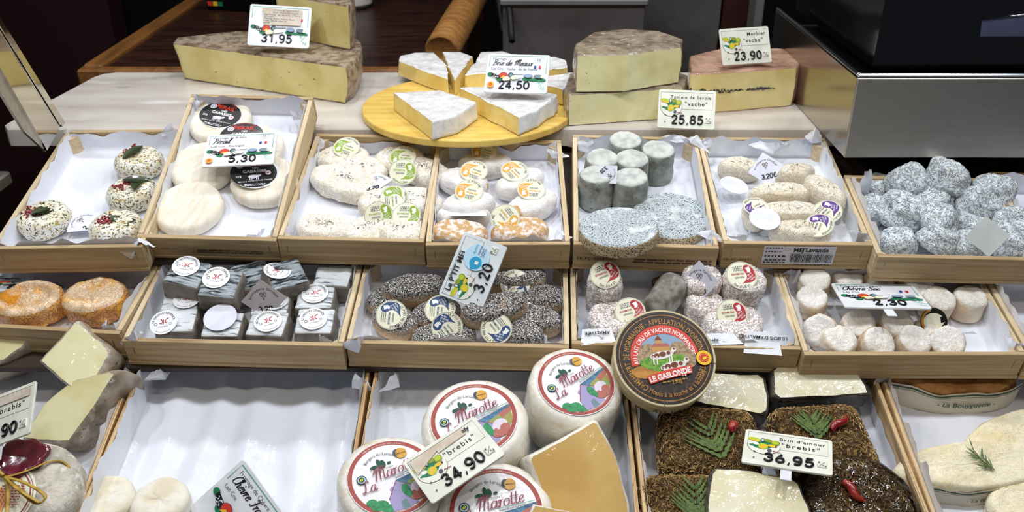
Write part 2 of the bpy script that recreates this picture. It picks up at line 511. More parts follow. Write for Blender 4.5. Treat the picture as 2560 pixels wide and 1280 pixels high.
# stickers
mk('stk', '#f1efd6', .4, '#e9e7ca', 30, coat=.3); mk('stk_white', '#f3f3f3', .4, coat=.3); mk('stk_black', '#101012', .45, coat=.15)
mk('s_green', '#8fae28', .5); mk('s_orange', '#e0a32b', .5); mk('s_blue', '#2f4b78', .5); mk('s_red', '#b3202a', .5); mk('s_purple', '#5f2e8c', .5)
mk('card', '#e6e6f0', .45, '#dcdcea', 50); mk('card_mauve', '#d3ccce', .45, '#cac2c6', 50); mk('card_back', '#e8eeee', .4, '#dfe6e4', 30, spots=[('#e2deae', 70, .68, .76)], coat=.3)
mk('maroon', '#8d3b48', .5); mk('rust', '#a8483c', .5); mk('lavender', '#a39ac6', .5); mk('hill', '#3f6d92', .5, '#5c8fa8', 200); mk('meadow', '#79a65a', .5, '#b58f4a', 160); mk('bush', '#2f9a5c', .5, '#1d7a48', 300)
mk('gold', '#d59a2c', .35, '#e8b84a', 80); mk('eco', '#1f3a30', .5); mk('sheep', '#ddd2e0', .5); mk('terra', '#b5685a', .5)
mk('lid_brown', '#1a0e07', .45, '#4d2d10', 190, .5, .74, 6, [('#9a6420', 150, .64, .76, 6)], coat=.25)
mk('gold_ink', '#c98c35', .45, '#a87026', 120); mk('box_wood', '#d9cba4', .55, '#c9b88c', 30, stretch=(1, 1, 8)); mk('brown_ink', '#4a2e14', .5)
mk('cow', '#7a3b22', .5); mk('cow_white', '#eae4dc', .5); mk('grass', '#7fae33', .5, '#4f8a22', 200); mk('tree', '#b59a78', .5, '#8a7050', 300); mk('stone', '#c7954f', .5); mk('pdo_yellow', '#f6c312', .4); mk('pdo_red', '#cf2e23', .4); mk('banner', '#d8402a', .45)
# cheeses
WRAP = dict(coat=1.0, crough=.07, cbump=.9, cs=38)
mk('paste_aubrac', '#ecdd98', .5, '#dfcc80', 16, spots=[('#8a7436', 150, .7, .74)], sss=.15, coat=.35, crough=.15, cbump=.4, cs=30)
mk('rind_aubrac', '#ad9a84', .7, '#77624a', 60, .45, .62, 6, [('#4a3822', 110, .62, .7, 4)], .5, 180, coat=.7, crough=.1, cbump=.9, cs=90)
mk('brie_top', '#fbf9f7', .5, '#e8e1dc', 60, .45, .65, 5, bump=.3, bs=150, coat=1, crough=.14, cbump=1, cs=130)
mk('brie_side', '#eeeeee', .65, '#dcdde0', 60, bump=.3, bs=200)
mk('brie_paste', '#f4e094', .4, '#e8cc74', 24, sss=.2, coat=.7, crough=.12, cbump=.5, cs=40)
mk('brie_board', '#eccb6c', .45, '#dfb455', 5, .4, .65, 5, [('#c78f35', 7, .64, .78, 3, True)], stretch=(2.4, 14, 1), coat=.2)
mk('tomme_paste', '#f3ecb8', .42, '#e6dc9c', 20, spots=[('#9a8b4b', 190, .7, .74)], sss=.15, coat=.9, crough=.08, cbump=.7, cs=26)
mk('tomme_rind', '#a3917a', .7, '#74624e', 45, .42, .62, 6, [('#cfc3b0', 70, .6, .7, 4)], .5, 150, coat=1.0, crough=.08, cbump=1, cs=90)
mk('morbier_paste', '#f3e2a2', .42, '#e8d288', 18, sss=.15, coat=.9, crough=.08, cbump=.7, cs=24)
mk('morbier_rind', '#d0a68c', .6, '#ad8068', 30, .42, .65, 5, bump=.3, **WRAP)
mk('ash_line', '#3c4149', .6)
mk('perail', '#f4ecdc', .7, '#eaddc6', 26, .4, .65, 4, bump=.4, bs=110, stretch=(1, 5, 1), worm=(60, .2, .002))
mk('mej_green', '#f8f1e2', .7, '#eedfc4', 35, .5, .74, 5, worm=(230, .7, .002, '#d3b98f', .32), spots=[('#fcf8f0', 60, .55, .66)])
mk('mej_dust', '#efebe8', .75, '#ded6cf', 60, .45, .65, 5, [('#c9a068', 24, .63, .68, 4)], .6, 300, worm=(190, .4, .0015))
mk('mej_tan', '#caa06a', .7, '#e9e2dc', 130, .45, .6, 5, [('#b98b52', 30, .6, .7, 3)], .4, 240)
mk('herb_white', '#f2f0e6', .5, '#e8e0c4', 40, spots=[('#6b5c2e', 330, .58, .62, 2), ('#3c4420', 230, .62, .65, 2), ('#b89a4e', 160, .58, .66, 3)], coat=.5, crough=.2)
mk('leaf', '#36421f', .4, '#27331a', 60, coat=.4); mk('berry', '#7a1420', .35, '#a3283a', 300, coat=.5)
mk('grey_goat', '#a9ada6', .75, '#82867e', 60, .42, .62, 6, [('#6d675a', 90, .62, .7, 4)], .5, 200)
mk('grey_top', '#cfd0c8', .75, '#aeb2ad', 70, .42, .64, 5, bump=.5, bs=160)
mk('ash_disc', '#c9d2d5', .75, '#36414c', 520, .52, .6, 3, bump=.8, bs=420, stretch=(1, 1.6, 1), spots=[('#e4e8e8', 60, .55, .7)])
mk('straw_side', '#cbb896', .8, '#6d5a40', 420, .5, .6, 4, bump=1, bs=420)
mk('lav_log', '#efe6d4', .65, '#e2d3b6', 40, .45, .7, 5, bump=.3, bs=120, coat=.4, crough=.15, cbump=.5, worm=(140, .7, .002, '#c9ae86', .4))
mk('rock', '#e9eff2', .85, '#bfcad1', 120, .45, .65, 6, [('#5e6a73', 420, .66, .71, 3, True), ('#cfc7a6', 40, .68, .78, 3)], .7, 260, stretch=(1, 1, 2.2), worm=(160, .9, .003, '#5c6871', .6))
mk('langres_top', '#f3d6b2', .5, '#f2b85a', 60, .5, .68, 5, [('#ea9a1e', 24, .55, .67, 4)], .4, 150, coat=.4, crough=.2, worm=(170, .7, .002, '#e09038', .4))
mk('langres_side', '#e6ab62', .5, '#cf8840', 45, .42, .64, 5, [('#f4ae2c', 40, .55, .67, 4)], .4, 110, coat=.4, crough=.2, worm=(110, .9, .003, '#b06a2e', .5))
mk('griz_dark', '#a9b4bb', .75, '#171b20', 30, .44, .58, 6, stretch=(1.2, 9, 1.2), bump=.8, bs=60, spots=[('#d5dce0', 60, .58, .66, 4, True)])
mk('griz_light', '#dfe3e6', .7, '#4d555c', 26, .55, .68, 6, stretch=(1.2, 9, 1.2), bump=.7, bs=60)
mk('griz_side', '#8f877c', .55, '#6a635a', 40, .42, .65, 4, bump=.3)
mk('ash_log', '#7d766f', .8, '#1f1c1c', 420, .46, .56, 4, [('#ecebea', 620, .55, .62, 3), ('#b08a58', 22, .62, .74, 3)], .6, 420, zmix=('#cbac82', .025, .012))
mk('pink_goat', '#fbf3ef', .65, '#f4e2d9', 60, .5, .72, 4, [('#efb78e', 36, .69, .78, 3)], .2, 200, worm=(200, .9, .004, '#d6ab99', .5))
mk('grey_log', '#a9a79f', .75, '#6f6a5f', 50, .42, .62, 6, [('#b58e6e', 24, .6, .72, 3)], .6, 160)
mk('sec_side', '#eddfc9', .7, '#d8b68c', 30, .5, .68, 5, [('#bd9058', 26, .66, .76, 3)], .5, 180, worm=(150, .5, .002))
mk('sec_top', '#f7f3ec', .7, '#ebdfcc', 60, .5, .72, 5, bump=.4, bs=200, worm=(220, .6, .0015, '#dccab0', .3))
mk('corse_paste', '#f3ecbe', .4, '#e8dca0', 18, sss=.15, coat=.9, crough=.07, cbump=.6, cs=22)
mk('corse_rind', '#b9ac9a', .7, '#8b7a66', 40, .42, .62, 6, [('#d8cfc2', 60, .58, .7, 4), ('#6d5f50', 120, .66, .72, 3)], .5, 160, coat=.5, crough=.15, cbump=.5)
mk('corse_wheel', '#dcd4c6', .7, '#a8a192', 40, .42, .64, 6, [('#76806f', 26, .6, .7, 4), ('#efe9de', 70, .6, .7, 4)], .6, 160, worm=(60, .3, .003))
mk('seal', '#57101f', .2, '#6d1a2a', 60, coat=.8, bump=.4, bs=60); mk('raffia', '#c9a54a', .55, '#a8822e', 80, stretch=(1, 1, 1), bump=.4)
mk('fresh', '#f2ecdc', .55, '#e8dcc0', 40, bump=.6, bs=120, sss=.1)
mk('marotte', '#f0ebdf', .5, '#dfd0b2', 45, .52, .7, 5, bump=.5, bs=150, coat=1, crough=.1, cbump=1, cs=110)
mk('marotte_label', '#f3f0f4', .4, coat=.9, crough=.12, cbump=.5, cs=60)
mk('marotte_paste', '#e0b970', .42, '#d2a75a', 10, sss=.15, coat=.7, crough=.1, cbump=.35, cs=30)
mk('brin_base', '#5c4a30', .9, '#362a18', 90, .42, .62, 5, bump=.8, bs=220)
mk('straw_a', '#a8854f', .8); mk('straw_b', '#6f5330', .8); mk('straw_c', '#d2b57c', .8)
mk('brin_paste', '#f8f1d6', .42, '#efe4ba', 20, spots=[('#7a6440', 140, .72, .76)], sss=.15, coat=.9, crough=.09, cbump=.5, cs=45)
mk('brin_rind', '#5e594f', .75, '#38342c', 60, .42, .62, 5, [('#a9a498', 60, .62, .72, 4)], .6, 180, coat=.6, crough=.1, cbump=.6)
mk('fern', '#587022', .55, '#3a5216', 160); mk('fern_stem', '#4a3a1c', .6); mk('chilli', '#8d1a1e', .25, '#b2412a', 60, coat=.6)
mk('bouy', '#f6ebca', .55, '#ead6a2', 30, .45, .72, 4, bump=.4, bs=90, worm=(150, .45, .002, '#e6d2a0', .2)); mk('bouy_crust', '#c98f52', .6, '#b27a40', 90, bump=.3, bs=200)
mk('bouy_paper', '#dcd2c0', .5, '#cfc3ac', 20, coat=.3); mk('rosemary', '#4f6b3a', .5, '#7a8c58', 200); mk('bouy_green', '#1f4a28', .5)
def film_mat():
    m = bpy.data.materials.new('film'); m.use_nodes = True; MAT['film'] = m
    nt = m.node_tree; N, L = nt.nodes, nt.links
    for n in list(N):
        if n.type != 'OUTPUT_MATERIAL': N.remove(n)
    out = [n for n in N if n.type == 'OUTPUT_MATERIAL'][0]
    tr = N.new('ShaderNodeBsdfTransparent'); gl = N.new('ShaderNodeBsdfGlossy'); gl.inputs['Roughness'].default_value = .06
    fr = N.new('ShaderNodeFresnel'); fr.inputs['IOR'].default_value = 1.6
    mx = N.new('ShaderNodeMixShader')
    tc = N.new('ShaderNodeTexCoord'); no = N.new('ShaderNodeTexNoise'); no.inputs['Scale'].default_value = 40; no.inputs['Distortion'].default_value = 2
    bn = N.new('ShaderNodeBump'); bn.inputs['Strength'].default_value = .9; bn.inputs['Distance'].default_value = .006
    L.new(tc.outputs['Object'], no.inputs['Vector']); L.new(no.outputs['Fac'], bn.inputs['Height'])
    for q in (gl, fr): L.new(bn.outputs[0], q.inputs['Normal'])
    L.new(fr.outputs[0], mx.inputs[0]); L.new(tr.outputs[0], mx.inputs[1]); L.new(gl.outputs[0], mx.inputs[2]); L.new(mx.outputs[0], out.inputs['Surface'])
film_mat()

# ------------------------------------------------------------------ lettering and flat print
_fc = bpy.data.curves.new('glyph', 'FONT'); _fo = bpy.data.objects.new('glyph', _fc)
GL = {}
def _ext(body):
    _fc.body = body; me = bpy.data.meshes.new_from_object(_fo)
    vs = [(v.co.x, v.co.y) for v in me.vertices]; fs = [list(p.vertices) for p in me.polygons]
    bpy.data.meshes.remove(me)
    return vs, fs
_nn = None
def glyph(ch, bold=0.0):
    global _nn
    k = (ch, bold)
    if k in GL: return GL[k]
    _fc.size = 1; _fc.offset = 0; _fc.resolution_u = 3
    if _nn is None:
        v, _ = _ext('nn'); _nn = max(p[0] for p in v) - min(p[0] for p in v)
    v, _ = _ext('n' + ch + 'n'); adv = max(p[0] for p in v) - min(p[0] for p in v) - _nn
    _fc.offset = bold
    vs, fs = _ext(ch) if ch != ' ' else ([], [])
    _fc.offset = 0
    GL[k] = (vs, fs, adv)
    return GL[k]
SCR = {  # pen strokes of a round hand: (advance, strokes)
 'a': (.5, [[(.38, .42), (.2, .5), (.04, .28), (.08, .04), (.22, .02), (.36, .3)], [(.4, .5), (.37, .1), (.44, 0), (.54, .12)]]),
 'b': (.42, [[(.06, .3), (.22, .8), (.18, 1), (.1, .85), (.06, .1), (.2, 0), (.36, .2), (.28, .44), (.1, .34)]]),
 'c': (.38, [[(.34, .4), (.22, .5), (.06, .34), (.06, .1), (.2, 0), (.38, .14)]]),
 'd': (.5, [[(.36, .42), (.2, .5), (.04, .28), (.08, .04), (.22, .02), (.36, .3)], [(.43, 1), (.37, .1), (.44, 0), (.54, .12)]]),
 'e': (.4, [[(.02, .2), (.2, .26), (.34, .4), (.24, .5), (.08, .36), (.06, .1), (.2, 0), (.4, .14)]]),
 'g': (.46, [[(.36, .42), (.2, .5), (.04, .28), (.08, .04), (.22, .02), (.36, .3)], [(.38, .5), (.36, -.2), (.2, -.38), (.06, -.26), (.3, -.02), (.48, .12)]]),
 'h': (.46, [[(.04, .3), (.2, .8), (.17, 1), (.1, .85), (.06, 0)], [(.07, .28), (.22, .5), (.32, .4), (.3, .06), (.38, 0), (.46, .1)]]),
 'i': (.25, [[(.08, .48), (.06, .08), (.14, 0), (.25, .12)], [(.1, .66), (.11, .71)]]),
 'l': (.26, [[(.06, .3), (.22, .8), (.18, 1), (.1, .85), (.06, .1), (.14, 0), (.26, .12)]]),
 'n': (.46, [[(0, .4), (.08, .5), (.1, 0)], [(.1, .28), (.24, .5), (.32, .4), (.3, .06), (.38, 0), (.46, .1)]]),
 'o': (.46, [[(.22, .5), (.05, .34), (.06, .06), (.22, 0), (.38, .2), (.36, .42), (.22, .5), (.42, .46)]]),
 'r': (.36, [[(0, .38), (.1, .5), (.14, .42), (.1, 0)], [(.12, .3), (.24, .48), (.34, .46)]]),
 's': (.36, [[(0, .08), (.24, .5), (.3, .2), (.2, 0), (.04, .06)]]),
 't': (.3, [[(.14, .85), (.1, .1), (.18, 0), (.3, .1)], [(0, .56), (.3, .58)]]),
 'u': (.5, [[(.04, .48), (.04, .1), (.16, 0), (.32, .2), (.36, .5)], [(.36, .5), (.35, .08), (.43, 0), (.52, .12)]]),
 'v': (.42, [[(.02, .44), (.1, .48), (.14, .1), (.2, 0), (.34, .25), (.34, .48), (.42, .44)]]),
 'x': (.44, [[(.04, .46), (.12, .48), (.28, .04), (.4, .06)], [(.4, .48), (.04, 0)]]),
 'B': (.62, [[(.1, .8), (.22, .95), (.16, 0), (.06, .05)], [(.06, .85), (.3, 1), (.5, .85), (.4, .6), (.2, .52)], [(.2, .52), (.5, .48), (.54, .15), (.3, 0), (.06, .06)]]),
 'C': (.5, [[(.5, .75), (.48, .98), (.3, .98), (.06, .6), (.08, .12), (.26, 0), (.5, .16)]]),
 'F': (.5, [[(.04, .84), (.2, .98), (.6, .95)], [(.34, .94), (.26, .2), (.1, 0), (0, .1)], [(.12, .5), (.46, .54)]]),
 'L': (.6, [[(.5, .8), (.42, 1), (.26, .9), (.24, .3), (.1, .02), (0, .1), (.14, .16), (.36, .02), (.6, .1)]]),
 'M': (.88, [[(-.05, .5), (.05, .75), (.18, .9), (.16, .4), (.08, 0)], [(.18, .5), (.38, 1), (.44, .9), (.4, 0)], [(.42, .4), (.64, 1), (.72, .9), (.68, .1), (.78, 0), (.88, .1)]]),
 'P': (.52, [[(.1, .8), (.22, .95), (.14, 0), (.04, .04)], [(.06, .85), (.3, 1), (.5, .82), (.4, .54), (.18, .48)]]),
 'S': (.52, [[(.46, .8), (.36, 1), (.16, .86), (.22, .62), (.42, .4), (.36, .08), (.14, 0), (.02, .16)]]),
 ' ': (.34, []), ',': (.2, [[(.08, .06), (.02, -.14)]]),
}
SCR['é'] = (.4, SCR['e'][1] + [[(.2, .64), (.3, .78)]]); SCR['è'] = (.4, SCR['e'][1] + [[(.28, .64), (.18, .78)]])
DIG = {  # strokes of the peg numerals, box .6 x 1; first item smooth or straight
 '0': [('c', [(.3, 1), (.06, .78), (.02, .5), (.06, .22), (.3, 0), (.54, .22), (.58, .5), (.54, .78)])],
 '1': [('l', [(.12, .8), (.36, 1), (.36, 0)])],
 '2': [('s', [(.06, .76), (.16, .95), (.34, 1), (.53, .86), (.5, .62), (.3, .34), (.06, .02)]), ('l', [(.06, .0), (.58, 0)])],
 '3': [('s', [(.06, .84), (.3, 1), (.52, .8), (.42, .58), (.26, .53)]), ('s', [(.26, .53), (.48, .46), (.56, .24), (.36, 0), (.12, .04), (.03, .18)])],
 '4': [('l', [(.6, .26), (.02, .26), (.42, 1), (.42, 0)])],
 '5': [('l', [(.54, 1), (.14, 1), (.09, .54)]), ('s', [(.09, .54), (.3, .64), (.52, .52), (.56, .26), (.36, .01), (.12, .03), (.03, .16)])],
 '6': [('s', [(.4, 1), (.16, .6), (.04, .3)]), ('c', [(.3, .6), (.06, .44), (.06, .16), (.3, 0), (.54, .16), (.54, .44)])],
 '8': [('c', [(.3, 1), (.1, .88), (.12, .64), (.3, .53), (.48, .64), (.5, .88)]), ('c', [(.3, .53), (.06, .4), (.06, .14), (.3, 0), (.54, .14), (.54, .4)])],
 '9': [('c', [(.3, 1), (.06, .84), (.06, .56), (.3, .42), (.54, .56), (.54, .84)]), ('s', [(.56, .7), (.54, .3), (.36, .02), (.1, .05)])],
}
class PR:
    """flat print: layers of thin coloured shapes just above a face, in the face's own x, y"""
    def __init__(s, z=.0003): s.mb = MB(); s.z = z; s.T = Matrix.Identity(3)
    def up(s): s.z += .00005; return s.z
    def poly(s, pts, mat):
        z = s.up(); s.mb.add([(p[0], p[1], z) for p in pts], [list(range(len(pts)))], mat)
    def rect(s, x0, y0, x1, y1, mat): s.poly([(x0, y0), (x1, y0), (x1, y1), (x0, y1)], mat)
    def ell(s, cx, cy, rx, ry=None, mat='ink', rot=0, n=24, a0=0, a1=360):
        ry = ry or rx; c, d = math.cos(R(rot)), math.sin(R(rot)); pts = []
        for i in range(n):
            a = R(a0 + (a1 - a0) * i / (n if a1 - a0 >= 360 else n - 1)); x, y = rx * math.cos(a), ry * math.sin(a)
            pts.append((cx + x * c - y * d, cy + x * d + y * c))
        s.poly(pts, mat)
    def ring(s, cx, cy, r0, r1, mat, a0=0, a1=360, n=48, ky=1):
        z = s.up(); vs, fs = [], []
        for i in range(n + 1):
            a = R(a0 + (a1 - a0) * i / n)
            vs += [(cx + r0 * math.cos(a), cy + r0 * ky * math.sin(a), z), (cx + r1 * math.cos(a), cy + r1 * ky * math.sin(a), z)]
        for i in range(n): fs.append([2 * i, 2 * i + 1, 2 * i + 3, 2 * i + 2])
        s.mb.add(vs, fs, mat)
    def line(s, pts, w, mat, smooth=False, closed=False, pen=None):
        z = s.up(); q = crom(pts, 6, closed) if smooth else [Vector((p[0], p[1], 0)) for p in pts]
        if closed: q = list(q) + [q[0]]
        vs, fs = [], []
        for i, p in enumerate(q):
            a, b = q[max(0, i - 1)], q[min(len(q) - 1, i + 1)]
            t = (b - a)
            if t.length < 1e-9: t = Vector((1, 0, 0))
            t.normalize(); nrm = Vector((-t.y, t.x, 0))
            ww = w * ((.45 + .75 * abs(t.y)) if pen else 1) / 2
            vs += [(p.x + nrm.x * ww, p.y + nrm.y * ww, z), (p.x - nrm.x * ww, p.y - nrm.y * ww, z)]
        for i in range(len(q) - 1): fs.append([2 * i, 2 * i + 1, 2 * i + 3, 2 * i + 2])
        s.mb.add(vs, fs, mat)
    def width(s, t, size, track=0): return sum(glyph(c)[2] * size + track for c in t) - track
    def text(s, t, x, y, size, mat='ink', align='l', rot=0, shear=0, track=0, bold=0, sx=1):
        z = s.up(); w = s.width(t, size, track / max(sx, .01)) * sx
        X = {'l': 0, 'c': -w / 2, 'r': -w}[align]
        c, d = math.cos(R(rot)), math.sin(R(rot))
        for ch in t:
            vs, fs, adv = glyph(ch, bold)
            if vs:
                o = []
                for a, b in vs:
                    u, v = X + (a * sx + b * shear) * size, b * size
                    o.append((x + u * c - v * d, y + u * d + v * c, z))
                s.mb.add(o, fs, mat)
            X += adv * size * sx + track
    def arc(s, t, r, mid, size, mat='ink', track=0, cx=0, cy=0, below=False, bold=0, sx=1, ky=1):
        z = s.up(); w = s.width(t, size, track / max(sx, .01)) * sx
        sg = 1 if below else -1
        a = R(mid) - sg * w / r / 2
        for ch in t:
            vs, fs, adv = glyph(ch, bold); aw = adv * size * sx
            am = a + sg * aw / 2 / r
            if vs:
                o = []
                for p, q in vs:
                    u, v = p * size * sx - aw / 2, q * size
                    rr = r - v if below else r + v
                    al = am + sg * u / r
                    o.append((cx + rr * math.cos(al), cy + rr * math.sin(al) * ky, z))
                s.mb.add(o, fs, mat)
            a += sg * (aw + track) / r
    def script(s, t, x, y, size, mat='ink', rot=0, shear=.3, w=.1, track=0):
        X = 0; c, d = math.cos(R(rot)), math.sin(R(rot))
        for ch in t:
            adv, st = SCR.get(ch, (.3, []))
            for k in st:
                pts = []
                for a, b in k:
                    u, v = (X + a + b * shear) * size, b * size
                    pts.append((x + u * c - v * d, y + u * d + v * c))
                s.line(pts, w * size, mat, smooth=True, pen=True)
            X += adv + track
        return X * size
    def hand(s, t, x, y, size, mat='ink', rot=0, w=.16):
        """felt-pen figures"""
        X = 0; c, d = math.cos(R(rot)), math.sin(R(rot))
        for ch in t:
            if ch == ',': sts = [('l', [(.1, .06), (.02, -.16)])]; adv = .24
            elif ch == '€': sts = [('s', [(.6, .85), (.35, 1), (.1, .5), (.3, 0), (.6, .15)]), ('l', [(0, .55), (.45, .6)])]; adv = .7
            else: sts = DIG[ch]; adv = .74
            for kd, k in sts:
                pts = [(x + (X + a) * size * c - b * size * d, y + (X + a) * size * d + b * size * c) for a, b in k]
                s.line(pts, w * size, mat, smooth=kd != 'l', closed=kd == 'c')
            X += adv
    def micro(s, x0, y0, x1, n, lh, mat='ink_soft', rot=0, seed=1):
        """lines of small print too fine to read"""
        rr = random.Random(seed); c, d = math.cos(R(rot)), math.sin(R(rot))
        for i in range(n):
            x = x0 + rr.random() * .1 * (x1 - x0); y = y0 - i * lh
            while x < x1:
                w = (x1 - x0) * rr.uniform(.06, .16); w = min(w, x1 - x)
                s.poly([(a * c - b * d, a * d + b * c) for a, b in ((x, y), (x + w, y), (x + w, y + lh * .42), (x, y + lh * .42))], mat)
                x += w + lh * .35
    def obj(s, name, parent, mw=None): return s.mb.obj(name, parent, mw)
mk('steel_soft', '#b5aea2', .2, metal=1)
# ------------------------------------------------------------------ builders: crate, paper, tag, card, sticker
BASE = .005                                            # top of a crate's base board
def crate(label, pl, fl, fr, bl, br, ext_f=0, ext_b=0, h=RIM, t=.007, ply=False, we=.35, group='wooden cheese crates'):
    p = PL[pl]
    A, B, C, D = [p.at(*q, RIM) for q in (fl, fr, bl, br)]
    ez = p.ez
    mid = ((C + D) - (A + B)).normalized()
    ex = ((B - A).normalized() * we + mid.cross(ez).normalized() * (1 - we)).normalized()
    ey = ez.cross(ex).normalized(); ex = ey.cross(ez).normalized()
    w = (B - A).length
    L = ((C + D) / 2 - (A + B) / 2).dot(ey)
    w = (w + (D - C).length) / 2 if ply else w
    o = ((A + B) / 2 if not ply else (A + B + C + D) / 4 - ey * L / 2) + ey * (L + ext_b - ext_f) / 2 - ez * RIM
    L += ext_f + ext_b
    M = Matrix((ex, ey, ez)).transposed().to_4x4(); M.translation = o
    T = thing('wooden_crate', label, 'crate', M, group)
    mx, my = ('wood_x', 'wood_y') if not ply else ('wood_x', 'ply')
    w2, l2 = w / 2 - .0008, L / 2
    box('base_board', -w2, w2, -l2, l2, 0, BASE - .001, mx, T)
    box('front_board', -w2, w2, -l2, -l2 + t, BASE, h, mx, T)
    box('back_board', -w2, w2, l2 - t, l2, BASE, h, mx, T)
    for s in (-1, 1):
        box('side_board', min(s * w2, s * (w2 - t)), max(s * w2, s * (w2 - t)), -l2 + t + .0005, l2 - t - .0005, BASE, h, my, T)
        for e in (-1, 1):                              # three-cornered post in each corner
            mb = MB(); x, y = s * (w2 - t - .0004), e * (l2 - t - .0004); k = .014
            tri = [(x, y), (x - s * k, y), (x, y - e * k)]
            if s * e < 0: tri = tri[::-1]
            mb.add([(a, b, z) for z in (BASE, h - .006) for a, b in tri], [[2, 1, 0], [3, 4, 5], [0, 1, 4, 3], [1, 2, 5, 4], [2, 0, 3, 5]], my)
            mb.obj('corner_post', T)
        box('staple', s * (w2 - .012) - .0004, s * (w2 - .012) + .0004, -l2 - .0005, -l2 + .001, h * .45, h * .75, 'staple', T, b=0)
    box('bottom_strip', -w2 - .0006, w2 + .0006, -l2 - .0012, -l2 + .002, -.0002, .0055, mx, T)
    return dict(o=T, M=M, w=w, l=L, t=t, h=h, pl=pl)
def liner(c, label, rise=(.03, .036, .034, .034), seed=0, mat='paper', wave=.0012, corr=0, cs=90, n=46, lean=.1, inset=.0012):
    """sheet of paper that lines a crate and climbs its sides: front, back, left, right"""
    w, l = c['w'] / 2 - c['t'] - inset, c['l'] / 2 - c['t'] - inset
    rf, rb, rl, rr = rise
    us = sorted(set([-w - rl + rl * i / 5 for i in range(6)] + [-w + 2 * w * i / n for i in range(n + 1)] + [w + rr * i / 5 for i in range(6)]))
    vs_ = sorted(set([-l - rf + rf * i / 5 for i in range(6)] + [-l + 2 * l * i / n for i in range(n + 1)] + [l + rb * i / 5 for i in range(6)]))
    V, F = [], []
    for v in vs_:
        for u in us:
            x, y = max(-w, min(w, u)), max(-l, min(l, v))
            du, dv = abs(u) - w, abs(v) - l
            eu, ev = max(0, du), max(0, dv)
            k = 1 + .35 * nz((x, y, 0), 26, seed) + .25 * nz((x, y, 0), 60, seed + 5)
            z = max(eu, ev) * k
            edge = min(w - abs(x), l - abs(y))
            fl = min(1, edge / .02)
            z += fl * (wave * nz((x, y, 0), 30, seed) + corr * (math.sin(x * cs + 2.5 * nz((x, y * .3, 0), 12, seed)) + .35 * nz((x, y, 0), 40, seed)) + abs(wave) + abs(corr))
            r = .010 * (1 - fl) ** 2                      # rounded fold at the foot of the sides
            z += r * .5
            wv = .0022 * nz((x, y, z), 45, seed + 9)
            if eu > 0 and ev <= 0: x -= math.copysign(max(0, eu) * .0 + abs(wv), x)
            if ev > 0: y -= math.copysign(abs(wv), y)
            V.append((x, y, BASE + .0006 + z))
    a, b = len(us), len(vs_)
    for i in range(b - 1):
        for j in range(a - 1): F.append([i * a + j, i * a + j + 1, (i + 1) * a + j + 1, (i + 1) * a + j])
    mb = MB(); mb.add(V, F, mat, True)
    o = mb.obj('paper_liner', None, c['M'])
    tag(o, label, 'paper', 'paper liners in the crates')
    c['liner'] = o
    return o
def tuft(c, px, py, h, w, l, yaw, seed, mat='paper', tx=20, fold=.5):
    """a crumpled corner of the liner that stands over the rim"""
    n = 7; V, F = [], []
    rr = random.Random(seed)
    k = rr.uniform(.8, 1.3)
    for wing in (-1, 1):                               # two leaves of a pinched fold that share a ridge
        b0 = len(V)
        for i in range(n):
            v = i / (n - 1)
            for j in range(n):
                u = j / (n - 1)
                ridge = Vector((0, -.34 * w * (1 - v * .4) - .10 * l * math.sin(v * 3), l * v * k))
                foot = Vector((wing * w * .5 * (1 - .55 * v), .1 * w * (1 - v), l * v * (.75 + .2 * wing * rr.uniform(.6, 1) * 0) * .8))
                q = ridge.lerp(foot, u)
                q += Vector((.05 * w * nz((u, v, wing), 3, seed), .1 * w * nz((u, v, wing), 2.4, seed + 2), .07 * l * nz((u, v, wing), 3, seed + 4))) * min(1, 3 * u)
                V.append(q)
        for i in range(n - 1):
            for j in range(n - 1): F.append([b0 + i * n + j, b0 + i * n + j + 1, b0 + (i + 1) * n + j + 1, b0 + (i + 1) * n + j])
    mb = MB(); mb.add(V, F, mat, True)
    return mb.obj('crumpled_corner', c['liner'], put(c['pl'], px, py, h, h, yaw, tx))
def rounded(w, h, r, n=4):
    pts = []
    for cx, cy, a0 in ((w / 2 - r, h / 2 - r, 0), (-w / 2 + r, h / 2 - r, 90), (-w / 2 + r, -h / 2 + r, 180), (w / 2 - r, -h / 2 + r, 270)):
        for i in range(n + 1):
            a = R(a0 + 90 * i / n); pts.append((cx + r * math.cos(a), cy + r * math.sin(a)))
    return pts
def plate(mb, pts, z0, z1, mat, c=.0004):
    n = len(pts); V = []
    m = max(abs(p[0]) for p in pts)
    for z, k in ((z0, 1), (z1 - c, 1), (z1, 1 - c / m)): V += [(x * k, y * k, z) for x, y in pts]
    F = [list(range(n))[::-1], [2 * n + i for i in range(n)]]
    for a in (0, 1): F += [[a * n + i, a * n + (i + 1) % n, (a + 1) * n + (i + 1) % n, (a + 1) * n + i] for i in range(n)]
    mb.add(V, F, mat)
def numerals(T, text, x, y, size, z, rad=.085, step=.82):
    X = x
    for ch in text:
        if ch == ' ': X += step * size * .5; continue
        mb = MB()
        if ch == ',':
            tube(mb, [Vector((X + .12 * size, y + .08 * size, z)), Vector((X + .04 * size, y - .16 * size, z))], size * .06, 'plastic_black'); X += size * .42
        elif ch == '.':
            tube(mb, [Vector((X, y + .05 * size, z)), Vector((X + .001 * size, y + .05 * size, z))], size * .05, 'plastic_black'); X += size * .3
        else:
            for kd, k in DIG[ch]:
                pts = [(X + a * size, y + b * size, z) for a, b in k]
                q = crom(pts, 5, kd == 'c') if kd != 'l' else [Vector(p) for p in pts]
                if kd == 'l':
                    q2 = []
                    for a, b in zip(q, q[1:]): q2 += [a + (b - a) * t for t in (0, .06, .5, .94)]
                    q = q2 + [q[-1]]
                tube(mb, q, size * rad, 'plastic_black', 7, kd == 'c')
            X += size * step
        mb.obj('numeral', T)
